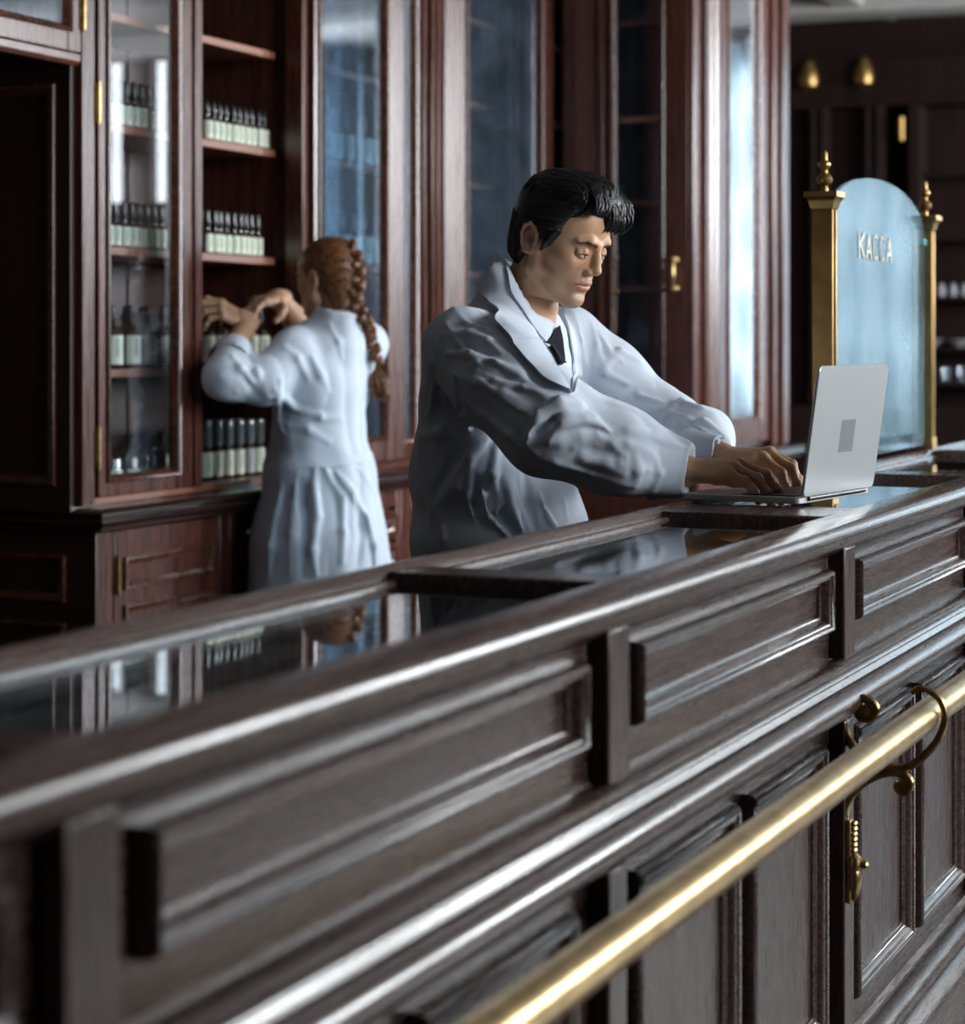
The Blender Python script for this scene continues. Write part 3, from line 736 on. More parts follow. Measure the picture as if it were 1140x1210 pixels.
def cyl_band(nm, r, z0, z1, m, arc=1.0, n=16):
    vs = []; fs = []
    for k in range(n+1):
        a = -PI/2-PI*arc+2*PI*arc*k/n
        for z in (z0, z1): vs.append((r*math.cos(a), r*math.sin(a), z))
    for k in range(n): fs.append((2*k, 2*k+2, 2*k+3, 2*k+1))
    o = MB().add(vs, fs).build(nm, m, sharp=180); me = o.data; bpy.data.objects.remove(o); return me
KIND = {}
def bottle_kind(key, r, hb, hs, rn, hn, cap, lab, lz, lm):
    body = lathe_mesh('bottle_body', [(r*.9, 0), (r, .003), (r, hb), (r*.86, hb+hs*.45), (rn*1.25, hb+hs*.85), (rn, hb+hs), (rn, hb+hs+hn)], M_AMBER)
    KIND[key] = (body, cap, cyl_band('bottle_label', r+.0008, lz[0], lz[1], lm, arc=.44))
zc = .075
capS = lathe_mesh('spray_cap', [(.0105, .072), (.0115, .074), (.0115, .092), (.0085, .094), (.0080, .112), (.0095, .113), (.0085, .121), (.002, .123)], M_BLACK, 14)
bottle_kind('small', .0165, .058, .010, .008, .004, capS, None, (.004, .055), M_LABEL)
capD = lathe_mesh('dropper_cap', [(.0105, .072), (.011, .073), (.011, .088), (.007, .090), (.0065, .106), (.0045, .114), (.001, .118)], M_BLACK, 14)
bottle_kind('dropper', .0165, .058, .010, .008, .004, capD, None, (.004, .055), M_LABEL)
capB = lathe_mesh('pump_cap', [(.013, .128), (.014, .129), (.014, .147), (.009, .149), (.0085, .163), (.010, .165), (.002, .169)], M_BLACK, 16)
bottle_kind('big', .030, .095, .022, .010, .012, capB, None, (.012, .088), M_LABEL_W)
bottle_kind('short_label', .031, .080, .024, .011, .012, lathe_mesh('screw_cap', [(.013, .112), (.0145, .113), (.0145, .140), (.012, .143), (.002, .144)], M_BLACK, 16), None, (.004, .052), M_LABEL)
capT = lathe_mesh('clear_overcap', [(.0215, .092), (.0225, .094), (.0225, .156), (.0215, .160), (.002, .161)], M_CLEARCAP, 18)
bottle_kind('tube', .0225, .080, .005, .0195, .006, capT, None, (.006, .076), M_LABEL_W)
KIND['tube_grey'] = (KIND['tube'][0], capT, cyl_band('bottle_label', .0233, .006, .076, M_LABEL_G, arc=.44))
def bottle(kind, x, y, z, label, group, rz=0):
    e = thing('bottle', label, 'bottle', (x, y, z), group, rz)
    for nm, me in zip(('bottle_body', 'cap', 'paper_label'), KIND[kind]):
        link(bpy.data.objects.new(nm, me), e)
    return e
rb = random.Random(3)
ORD = ['leftmost', 'second from left', 'third from left', 'fourth from left', 'fifth from left', 'sixth from left', 'seventh from left', 'eighth from left', 'ninth from left', 'tenth from left', 'eleventh from left', 'twelfth from left', 'thirteenth from left', 'fourteenth from left', 'fifteenth from left']
def row(kind, x0, step, n, y, z, label, group, back=None, dy=.045, skip=(), first=0):
    """front row with each bottle told apart by its place; back=(label, group) adds a second row behind it"""
    for k in range(n):
        if k in skip: continue
        bottle(kind, x0+step*k+rb.uniform(-.002, .002), y+rb.uniform(-.003, .003), z, label % ORD[k-first] if k >= first else label.replace('%s', 'door-hidden left end'), group, rb.uniform(-.25, .35))
    if back:
        for k in range(n): bottle(kind, x0+step*(k+.15), y+dy+rb.uniform(-.003, .003), z, back[0], back[1], rb.uniform(-.25, .35))
row('dropper', 5.388, .0365, 10, 3.192, 1.83, 'small dropper bottle, %s, front row of the upper stocked shelf, open bay', 'dropper bottles on the upper shelf, open bay', ('small dropper bottle in the back row of the upper stocked open shelf', 'dropper bottles in the back row'))
row('small', 4.90, .0365, 7, 3.192, 1.83, 'small bottle, %s, upper stocked shelf behind the closed glass door', 'small bottles on the upper shelf behind glass')
row('small', 5.388, .0365, 9, 3.192, 1.51, 'small spray bottle, %s, front row of the second open shelf', 'spray bottles on the second open shelf', ('small spray bottle in the back row of the second open shelf', 'spray bottles in the back row'))
row('small', 4.885, .0365, 8, 3.192, 1.51, 'small spray bottle, %s, front row of the second shelf behind the glass door', 'spray bottles on the second shelf behind glass', ('small spray bottle in the back row of the second shelf behind glass', 'spray bottles in the back row behind glass'))
row('big', 4.835, .083, 5, 3.20, 1.19, 'large dark bottle with ivory label, %s, third shelf behind the glass door', 'large bottles behind the glass door', ('large dark bottle in the back row of the third shelf behind glass', 'large bottles in the back row behind glass'), dy=.075)
row('big', 5.395, .078, 5, 3.20, 1.19, 'large dark bottle with ivory label, %s, on the shelf the woman reaches to', 'large bottles by the woman\'s hands')
row('short_label', 4.83, .082, 5, 3.20, .873, 'squat dark bottle with low pale label, %s, bottom shelf behind the glass door', 'squat bottles on the bottom shelf')
NTH = ['leftmost', 'second', 'third', 'fourth', 'fifth', 'sixth']
for k in range(6):
    bottle('tube_grey' if k == 4 else 'tube', 5.377+k*.061, 3.195, .873, 'grey-labelled tall bottle with clear cap, fifth from left on the bottom open shelf' if k == 4 else 'tall clear-capped bottle with ivory label, %s from left on the bottom open shelf' % NTH[k], 'clear-capped tall bottles', rb.uniform(-.1, .2))
for k in range(6): bottle('tube', 5.37+k*.061, 3.26, .873, 'tall clear-capped bottle in the second row of the bottom open shelf', 'clear-capped tall bottles behind', 0)
for k, x in enumerate((6.13, 6.20, 6.28, 6.41, 6.49)): bottle('big', x, 3.21, 1.83, 'large pale-labelled bottle, %s from left, higher shelf behind the swung-back door' % NTH[k], 'large bottles behind the open door')
for k, x in enumerate((6.25, 6.33, 6.41, 6.49)): bottle('big', x, 3.21, 1.51, 'large pale-labelled bottle, %s from left, shelf just above the woman\'s braid' % NTH[k], 'large bottles above the woman')

# ------------------------------------------------------------------ cashier's glass screen with brass posts
YS = 1.132; PX = (4.325, 5.265)
scr = thing('cashier_screen', 'arched glass cashier screen lettered in white between two brass posts', 'screen', (4.80, YS, ZT+.004))
def post(x):
    m = MB(); h = .02; F = Face((0, 0, 0))
    c = x-4.80
    m.box(c-.017, c+.017, -.017, .017, 0, .53)
    for sx in (-1, 1):
        m.box(c+sx*.014-.004, c+sx*.014+.004, -.0215, .0215, .02, .525)
    m.box(c-.024, c+.024, -.024, .024, 0, .03)
    p = m.build('post', M_BRASS_DULL, scr, bevel=.002)
    m = MB()
    rs = [(.021, .525), (.024, .530), (.026, .540), (.032, .548), (.034, .549), (.034, .560), (.020, .561)]
    vs = []; fs = []
    for r, z in rs: vs += [(c-r, -r, z), (c+r, -r, z), (c+r, r, z), (c-r, r, z)]
    for i in range(len(rs)-1):
        for k in range(4): k2 = (k+1) % 4; fs.append((i*4+k, i*4+k2, (i+1)*4+k2, (i+1)*4+k))
    fs += [(3, 2, 1, 0), tuple((len(rs)-1)*4+k for k in range(4))]
    m.add(vs, fs); m.build('capital', M_BRASS_DULL, scr, sharp=30)
    m = MB(); m.lathe((c, 0, .560), [(.008, 0), (.0075, .008), (.006, .012), (.014, .018), (.0165, .025), (.014, .032), (.007, .038), (.006, .044), (.0085, .048), (.0125, .053), (.0125, .058), (.007, .063), (.006, .068), (.006, .078), (.003, .083), (.001, .084)], n=20)
    m.build('finial', M_BRASS_DULL, scr)
for x in PX: post(x)
# arched pane
pts = []; x0, x1 = PX[0]-4.80+.021, PX[1]-4.80-.021; zs = .50; cx = (x0+x1)/2; hw = (x1-x0)/2; rise = .615-zs
pts = [(x0, .012), (x1, .012), (x1, zs)]
for k in range(1, 32):
    a = PI*k/32; pts.append((cx+hw*math.cos(a), zs+rise*math.sin(a)**.9))
pts.append((x0, zs))
n = len(pts)
vs = [(x, -.004, z) for x, z in pts]+[(x, .004, z) for x, z in pts]
m = MB().add(vs, [tuple(range(n)), tuple(range(2*n-1, n-1, -1))]+[(i, (i+1) % n, n+(i+1) % n, n+i) for i in range(n)])
m.build('glass_pane', M_SCREEN, scr, smooth=False)
for x in (x0+.01, x1-.01):
    MB().box(x-.016, x+.016, -.009, .009, zs-.012, zs+.004).build('glass_clip', plain('green_glass_clip', (.12, .35, .38), rough=.2), scr, bevel=.002)
M_LET = plain('cream_letters', (.90, .89, .76), rough=.5)
def stroke(m, pts, w=.0052, y=-.0065):
    for a, b in zip(pts[:-1], pts[1:]):
        a = Vector((a[0], a[1])); b = Vector((b[0], b[1])); d = (b-a).normalized(); nn = Vector((-d.y, d.x))*w/2; a2 = a-d*w*.2; b2 = b+d*w*.2
        q = [a2-nn, b2-nn, b2+nn, a2+nn]
        vs = [(p.x, y, p.y) for p in q]+[(p.x, y+.0022, p.y) for p in q]
        m.add(vs, [(0, 1, 2, 3), (7, 6, 5, 4), (0, 4, 5, 1), (1, 5, 6, 2), (2, 6, 7, 3), (3, 7, 4, 0)])
LH = .051; LZ = .438; LW = .043
def letter(ch, x):
    m = MB(); w, h = LW, LH
    def T(p): return [(x+a*w, LZ+b*h) for a, b in p]
    if ch == 'K': stroke(m, T([(0, 0), (0, 1)])); stroke(m, T([(.95, 1), (.08, .5)])); stroke(m, T([(.25, .6), (1, 0)]))
    if ch == 'A': stroke(m, T([(0, 0), (.5, 1), (1, 0)])); stroke(m, T([(.18, .3), (.82, .3)]))
    if ch == 'C': stroke(m, T([(.5+.5*math.cos(a)*1.0, .5+.5*math.sin(a)) for a in [math.radians(50+k*13) for k in range(21)]]))
    o = m.build('letter', M_LET, scr, smooth=False); o['label'] = 'cream letter'; return o
for k, ch in enumerate('KACCA'): letter(ch, -.210+k*.064)
# ------------------------------------------------------------------ sculpting with distance fields
import openvdb as vdb
def V(*a): return np.array(a, dtype=np.float64)
class SDF:
    def __init__(s, lo, hi, h):
        s.lo = V(*lo); s.h = h
        s.n = np.ceil((V(*hi)-s.lo)/h).astype(int)+1
        s.F = np.full(s.n, .08, dtype=np.float32)
    def block(s, lo, hi):
        a = np.clip(np.floor((lo-s.lo)/s.h).astype(int), 0, s.n); b = np.clip(np.ceil((hi-s.lo)/s.h).astype(int)+1, 0, s.n)
        if np.any(b <= a): return None
        sl = tuple(slice(p, q) for p, q in zip(a, b))
        g = np.meshgrid(*[(s.lo[i]+s.h*np.arange(a[i], b[i])).astype(np.float32) for i in range(3)], indexing='ij', sparse=True)
        return sl, g
    def op(s, lo, hi, fn, mode='u', k=.01):
        m = max(k, .0)+3*s.h
        r = s.block(V(*lo)-m, V(*hi)+m)
        if r is None: return
        sl, g = r; d = fn(*g).astype(np.float32); f = s.F[sl]
        if mode == 'u':
            if k > 0:
                t = np.clip(.5+.5*(f-d)/k, 0, 1); s.F[sl] = f*(1-t)+d*t-k*t*(1-t)
            else: s.F[sl] = np.minimum(f, d)
        elif mode == 's':
            d = -d
            if k > 0:
                t = np.clip(.5-.5*(f-d)/k, 0, 1); s.F[sl] = f*(1-t)+d*t+k*t*(1-t)
            else: s.F[sl] = np.maximum(f, d)
    def ell(s, c, r, mode='u', k=.01, R=None):
        c = V(*c); r = V(*r); big = r.max() if R is not None else r
        def fn(x, y, z):
            X, Y, Z = x-c[0], y-c[1], z-c[2]
            if R is not None:
                X, Y, Z = (R[0][0]*X+R[1][0]*Y+R[2][0]*Z, R[0][1]*X+R[1][1]*Y+R[2][1]*Z, R[0][2]*X+R[1][2]*Y+R[2][2]*Z)
            k0 = np.sqrt((X/r[0])**2+(Y/r[1])**2+(Z/r[2])**2)
            k1 = np.sqrt((X/r[0]**2)**2+(Y/r[1]**2)**2+(Z/r[2]**2)**2)+1e-6
            return k0*(k0-1)/k1
        s.op(c-big, c+big, fn, mode, k)
    def cap(s, a, b, ra, rb=None, mode='u', k=.01, flat=None):
        """tapered capsule; flat=(axis vector, factor) squashes it"""
        a = V(*a); b = V(*b); rb = ra if rb is None else rb
        ab = b-a; L2 = max(float(ab@ab), 1e-9)
        def fn(x, y, z):
            px, py, pz = x-a[0], y-a[1], z-a[2]
            t = np.clip((px*ab[0]+py*ab[1]+pz*ab[2])/L2, 0, 1)
            dx, dy, dz = px-ab[0]*t, py-ab[1]*t, pz-ab[2]*t
            if flat is not None:
                n, f = flat; q = (dx*n[0]+dy*n[1]+dz*n[2])*(f-1)
                dx, dy, dz = dx+q*n[0], dy+q*n[1], dz+q*n[2]
            return np.sqrt(dx*dx+dy*dy+dz*dz)-(ra+(rb-ra)*t)
        R = max(ra, rb)
        s.op(np.minimum(a, b)-R, np.maximum(a, b)+R, fn, mode, k)
    def chain(s, pts, rs, mode='u', k=.01, flat=None):
        rs = rs if hasattr(rs, '__len__') else [rs]*len(pts)
        for i in range(len(pts)-1): s.cap(pts[i], pts[i+1], rs[i], rs[i+1], mode, k, flat)
    def sample(s, P):
        q = (P-s.lo)/s.h; i = np.clip(np.floor(q).astype(int), 0, s.n-2); f = q-i; f = np.clip(f, 0, 1)
        r = 0
        for a in (0, 1):
            for b in (0, 1):
                for c in (0, 1):
                    w = (f[..., 0] if a else 1-f[..., 0])*(f[..., 1] if b else 1-f[..., 1])*(f[..., 2] if c else 1-f[..., 2])
                    r = r+w*s.F[i[..., 0]+a, i[..., 1]+b, i[..., 2]+c]
        return r
    def normal(s, P):
        e = s.h*1.2; g = []
        for ax in range(3):
            d = np.zeros(3); d[ax] = e; g.append(s.sample(P+d)-s.sample(P-d))
        g = np.stack(g, -1); return g/np.maximum(np.linalg.norm(g, axis=-1, keepdims=True), 1e-9)
    def seen(s, px, py, near=None, far=None, strict=False):
        """first point of the surface met along a direction from where the photographer stood"""
        x = (px-570)/FPX; z = -(py-400)/FPX; ct, st = math.cos(THETA), math.sin(THETA)
        d = V(ct+x*st, st-x*ct, z); o = V(0, 0, CAM_H)
        t = np.arange(near, far, s.h*.5); P = o+t[:, None]*d
        ok = np.all((P > s.lo) & (P < s.lo+s.h*(s.n-1)), axis=1)
        if not ok.any(): return None
        P = P[ok]; f = s.sample(P); j = np.argmax(f < 0)
        if not (f < 0).any():
            if strict: return None
            j = np.argmin(f)
        return P[j]
    def displace(s, fn, lo=None, hi=None):
        lo = s.lo if lo is None else V(*lo); hi = s.lo+s.h*(s.n-1) if hi is None else V(*hi)
        sl, g = s.block(lo, hi); s.F[sl] += fn(*g, s.F[sl]).astype(np.float32)
    def polys(s):
        g = vdb.FloatGrid(.08); g.copyFromArray(s.F)
        p, q = g.convertToQuads(0.0)
        return p*s.h+s.lo, q
def sdf_mesh(name, parts, mat, parent=None, smooth_iter=1):
    """parts: list of (points, quads)"""
    b = 0; PV = []; PQ = []
    for p, q in parts: PV.append(p); PQ.append(q+b); b += len(p)
    p = np.concatenate(PV); q = np.concatenate(PQ)
    me = bpy.data.meshes.new(name)
    me.vertices.add(len(p)); me.vertices.foreach_set('co', p.astype(np.float32).ravel())
    me.loops.add(len(q)*4); me.loops.foreach_set('vertex_index', q[:, ::-1].astype(np.int32).ravel())
    me.polygons.add(len(q)); me.polygons.foreach_set('loop_start', np.arange(0, len(q)*4, 4, dtype=np.int32))
    me.polygons.foreach_set('use_smooth', np.ones(len(q), dtype=bool))
    me.update(calc_edges=True); me.validate()
    me.materials.append(mat)
    o = bpy.data.objects.new(name, me); link(o, parent)
    return o
def xf(pq, M):
    p, q = pq; R = np.array(M.to_3x3()); t = np.array(M.translation); return p@R.T+t, q
def fnoise(P, seed=0):
    """cheap smooth pseudo noise"""
    r = np.random.RandomState(seed); out = 0
    for k in range(6):
        w = r.normal(size=3)*1.0; ph = r.uniform(0, 6.28); out = out+np.sin(P[0]*w[0]+P[1]*w[1]+P[2]*w[2]+ph)
    return out/3

# ------------------------------------------------------------------ cloth, skin and hair materials
def cloth(name, col, fold=.25):
    m, nt, out = mat(name)
    tc = N(nt, 'ShaderNodeTexCoord')
    nz = N(nt, 'ShaderNodeTexNoise'); nz.inputs['Scale'].default_value = 9; nz.inputs['Detail'].default_value = 5; nz.inputs['Distortion'].default_value = .8; nz.inputs['Roughness'].default_value = .5
    nt.links.new(tc.outputs['Object'], nz.inputs[0])
    b = pbsdf(nt, out, Roughness=.8); b.inputs['Base Color'].default_value = (*col, 1); b.inputs['Specular IOR Level'].default_value = .2
    b.inputs['Sheen Weight'].default_value = .15
    bp = N(nt, 'ShaderNodeBump'); bp.inputs['Strength'].default_value = fold; bp.inputs['Distance'].default_value = .012
    nt.links.new(nz.outputs[0], bp.inputs['Height']); nt.links.new(bp.outputs[0], b.inputs['Normal'])
    return m
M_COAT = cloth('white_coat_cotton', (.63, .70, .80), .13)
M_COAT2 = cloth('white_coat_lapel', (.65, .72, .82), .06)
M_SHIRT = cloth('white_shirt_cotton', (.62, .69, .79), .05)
M_TIE = plain('black_tie', (.010, .010, .015), rough=.8, spec=.15)
M_TROUSER = plain('black_trousers', (.015, .015, .018), rough=.8)
M_SHOE = plain('black_leather', (.01, .01, .01), rough=.3)
def skin_mat(name):
    m, nt, out = mat(name)
    at = N(nt, 'ShaderNodeAttribute', attribute_name='col')
    b = pbsdf(nt, out, Roughness=.48); nt.links.new(at.outputs['Color'], b.inputs['Base Color'])
    b.inputs['Subsurface Weight'].default_value = .12; b.inputs['Subsurface Radius'].default_value = (.012, .004, .002); b.inputs['Subsurface Scale'].default_value = .5
    b.inputs['Specular IOR Level'].default_value = .4
    tc = N(nt, 'ShaderNodeTexCoord'); nz = N(nt, 'ShaderNodeTexNoise'); nz.inputs['Scale'].default_value = 260; nt.links.new(tc.outputs['Object'], nz.inputs[0])
    bp = N(nt, 'ShaderNodeBump'); bp.inputs['Strength'].default_value = .12; bp.inputs['Distance'].default_value = .001
    nt.links.new(nz.outputs[0], bp.inputs['Height']); nt.links.new(bp.outputs[0], b.inputs['Normal'])
    return m
M_SKIN = skin_mat('skin')
def hair_mat(name, a, b_, rough=.35, sheen=0.0, scale=90, bump=.6):
    m, nt, out = mat(name)
    tc = N(nt, 'ShaderNodeTexCoord'); nz = N(nt, 'ShaderNodeTexNoise'); nz.inputs['Scale'].default_value = scale; nz.inputs['Detail'].default_value = 4
    nt.links.new(tc.outputs['Object'], nz.inputs[0]); r = ramp(nt, nz.outputs[0], [(.35, a), (.68, b_)])
    b = pbsdf(nt, out, Roughness=rough); nt.links.new(r.outputs[0], b.inputs['Base Color'])
    b.inputs['Specular IOR Level'].default_value = .45
    bp = N(nt, 'ShaderNodeBump'); bp.inputs['Strength'].default_value = bump; bp.inputs['Distance'].default_value = .002
    nt.links.new(nz.outputs[0], bp.inputs['Height']); nt.links.new(bp.outputs[0], b.inputs['Normal'])
    return m
M_HAIR = hair_mat('black_hair', (.003, .003, .0035), (.011, .009, .008), .45)
M_GINGER = hair_mat('auburn_hair', (.065, .025, .011), (.27, .108, .040), .42)

def paint(o, base, spots):
    """spots: list of (centre/segment points, radius, colour, strength, softness) in the object's coordinates"""
    me = o.data; n = len(me.vertices); co = np.empty(n*3, dtype=np.float32); me.vertices.foreach_get('co', co); co = co.reshape(-1, 3)
    c = np.tile(np.array([*base, 1], dtype=np.float32), (n, 1))
    for pts, rad, colr, st, soft in spots:
        pts = [V(*p) for p in pts]; d = np.full(n, 9.0)
        if len(pts) == 1: d = np.linalg.norm(co-pts[0], axis=1)
        for a, b in zip(pts[:-1], pts[1:]):
            ab = b-a; t = np.clip(((co-a)@ab)/max(ab@ab, 1e-9), 0, 1); d = np.minimum(d, np.linalg.norm(co-a-t[:, None]*ab, axis=1))
        w = np.clip((rad+soft-d)/max(soft, 1e-6), 0, 1)*st
        c[:, :3] = c[:, :3]*(1-w[:, None])+np.array(colr)*w[:, None]
    a = me.color_attributes.new('col', 'FLOAT_COLOR', 'POINT'); a.data.foreach_set('color', c.ravel())

# ------------------------------------------------------------------ head
def head_sdf(male=True, h=.0014):
    s = SDF((-.13, -.10, -.20), (.15, .10, .16), h)
    f = 1.0 if male else .93
    s.ell((-.008, 0, .040), (.090, .0750, .080), k=0)
    s.ell((.030, 0, .055), (.064, .066, .058), k=.02)
    s.ell((.032, 0, -.012), (.060, .060, .078), k=.02)
    s.ell((.040, 0, -.058), (.048, .047 if male else .042, .044), k=.02)
    for y in (-1, 1):
        s.chain([(.074, y*.012, -.088), (.050, y*.036, -.078), (.010, y*(.053 if male else .047), -.056)], [.013, .012, .014], k=.022)
        s.cap((.008, y*.056, -.050), (.002, y*.064, -.012), .014, .012, k=.02)
        s.ell((.060, y*.044, -.010), (.020, .014, .014), k=.02)           # cheekbone
        s.chain([(.088, y*.012, .031), (.088, y*.026, .034), (.077, y*.044, .030)], [.0070, .0072, .0055], k=.012)   # brow ridge
    s.ell((.076, 0, -.087), (.018, .021, .015), k=.014)                   # chin
    s.ell((.079, 0, -.052), (.014, .026, .022), k=.014)                   # muzzle
    s.chain([(.092, 0, .026), (.0985, 0, .006), (.1085, 0, -.0170)], [.0058, .0056, .0082], k=.010)
    s.ell((.096, 0, -.019), (.013, .0095, .0095), k=.008)
    for y in (-1, 1):
        s.ell((.0960, y*.0120, -.0245), (.0100, .0056, .0066), k=.005)
        s.ell((.0995, y*.0062, -.0318), (.0055, .0030, .0035), 's', k=.003)
        s.ell((.0935, y*.031, .0125), (.0135, .0155, .0090), 's', k=.012)   # eye socket
        s.ell((.0765, y*.031, .0110), (.0120, .0125, .0120), k=.002)       # eyeball
        up = [(.0855, y*.0180, .0085), (.0896, y*.0250, .0110), (.0890, y*.0330, .0115), (.0850, y*.0405, .0095), (.0805, y*.0450, .0070)]
        s.chain(up, [.0018, .0026, .0028, .0026, .0018], k=.003)
        s.chain([(.0850, y*.022, .0140), (.0850, y*.032, .0155), (.0805, y*.042, .0130)], [.0036, .0044, .0036], k=.006)   # upper lid mass
        lo = [(.0855, y*.0180, .0075), (.0880, y*.0250, .0025), (.0870, y*.0340, .0018), (.0815, y*.0430, .0050)]
        s.chain(lo, [.0018, .0024, .0024, .0018], k=.004)
    # mouth
    
    s.chain([(0.0865, -.024, -0.0520), (0.0925, -.012, -0.0480), (0.0950, -.004, -0.0460), (0.0950, .004, -0.0460), (0.0925, .012, -0.0480), (0.0865, .024, -0.0520)], [.0020, .0038, .0042, .0042, .0038, .0020], k=.006)
    s.chain([(0.0865, -.021, -0.0550), (0.0915, -.010, -0.0590), (0.0930, 0, -0.0600), (0.0915, .010, -0.0590), (0.0865, .021, -0.0550)], [.0020, .0044, .0050, .0044, .0020], k=.006)
    s.chain([(0.0890, -.026, -0.0527), (0.0965, -.012, -0.0527), (0.0995, 0, -0.0525), (0.0965, .012, -0.0527), (0.0890, .026, -0.0527)], [.0010, .0013, .0014, .0013, .0010], 's', k=.0025)
    s.ell((0.0980, 0, -0.0710), (.009, .018, .005), 's', k=.010)
    # ears
    for y in (-1, 1):
        t = math.radians(14)
        R = [[math.cos(t), 0, -math.sin(t)], [0, 1, 0], [math.sin(t), 0, math.cos(t)]]
        s.ell((-.010, y*.0755, -.002), (.0175, .006, .029), k=.004, R=R)
        s.ell((-.006, y*.084, .000), (.0115, .0075, .021), 's', k=.004, R=R)
        hx = [(.006, y*.0755, -.001), (.004, y*.079, .013), (-.003, y*.083, .024), (-.014, y*.086, .028), (-.024, y*.087, .020), (-.026, y*.085, .004), (-.021, y*.081, -.014), (-.012, y*.078, -.026)]
        s.chain(hx, [.003, .0032, .0034, .0036, .0036, .0034, .0034, .0050], k=.004)
        s.chain([(-.014, y*.081, .012), (-.017, y*.081, 0), (-.010, y*.080, -.011)], [.003, .003, .003], k=.003)
        s.ell((.004, y*.077, -.004), (.004, .004, .006), k=.003)
    # neck
    r = .054 if male else .044
    s.chain([(-.018, 0, -.030), (-.020, 0, -.11), (-.026, 0, -.20)] if male else [(-.030, 0, -.030), (-.045, 0, -.11), (-.040, 0, -.155)], [r*.95, r*.94, r*1.0], k=.022)
    if male: s.ell((.010, 0, -.135), (.012, .010, .014), k=.016)
    return s
def hand_sdf(curls, spread, thumb, h=.0016, scale=1.0, arm=.16):
    """local frame: wrist at origin, +x to the fingers, +z back of the hand, +y thumb side (mirror for the other hand)"""
    s = SDF((-arm-.03, -.065, -.11), (.20, .085, .06), h)
    s.cap((-arm, 0, 0), (0, 0, 0), .036, .027, k=0, flat=((0, 0, 1), 1.18))
    bases = [(.088, .031, .002), (.092, .010, .005), (.087, -.011, .003), (.079, -.030, -.002)]
    L = [(.043, .026, .021), (.048, .030, .022), (.044, .028, .022), (.034, .021, .019)]
    R0 = [.0096, .0098, .0094, .0084]
    for (bx, by, bz) in bases:
        s.cap((.004, by*.55, 0), (bx-.006, by, bz-.004), .0150, .0120, k=.014)
    s.ell((.045, 0, -.004), (.045, .036, .014), k=.012)
    tips = []
    for i, (bx, by, bz) in enumerate(bases):
        a = 0; p = V(bx-.004, by, bz); sp = spread[i]; P = [p]; rr = [R0[i]*1.12]
        for j in range(3):
            a += curls[i][j]; d = V(math.cos(a)*math.cos(sp), math.sin(sp)*math.cos(a), -math.sin(a))
            p = p+d*L[i][j]; P.append(p); rr.append(R0[i]*(1-.11*(j+1)))
        s.chain(P, rr, k=.005)
        for q in P[1:3]: s.ell(q+V(0, 0, .001), (rr[1]*1.08,)*3, k=.004)
        s.ell(P[0]+V(0, 0, .002), (.0110, .0105, .0100), k=.006)
        s.cap(P[0]+V(0, 0, .004), V(.01, by*.35, .014), .0030, .0020, k=.007)   # tendon
        tips.append(P)
    t0 = V(.018, .024, -.008); P = [t0]; p = t0
    for (dx, dy, dz, l) in thumb:
        d = V(dx, dy, dz); d = d/np.linalg.norm(d); p = p+d*l; P.append(p)
    s.chain(P, [.0150, .0125, .0108, .0086], k=.008)
    return s, tips, P
def nails(tips, scale=1.0):
    vs = MB()
    for P in tips:
        d = (P[-1]-P[-2]); d = d/np.linalg.norm(d)
    return vs
def basis(origin, x, z_hint, flip=1):
    """matrix whose +x is x, +z close to z_hint; flip=-1 mirrors y"""
    x = Vector(x).normalized(); z = Vector(z_hint); z = (z-x*z.dot(x)).normalized(); y = z.cross(x)*flip
    M = Matrix.Identity(4)
    for i, c in enumerate((x, y, z)):
        for r in range(3): M[r][i] = c[r]
    M.translation = Vector(origin); return M
def flipq(pq): return pq[0], pq[1][:, ::-1]

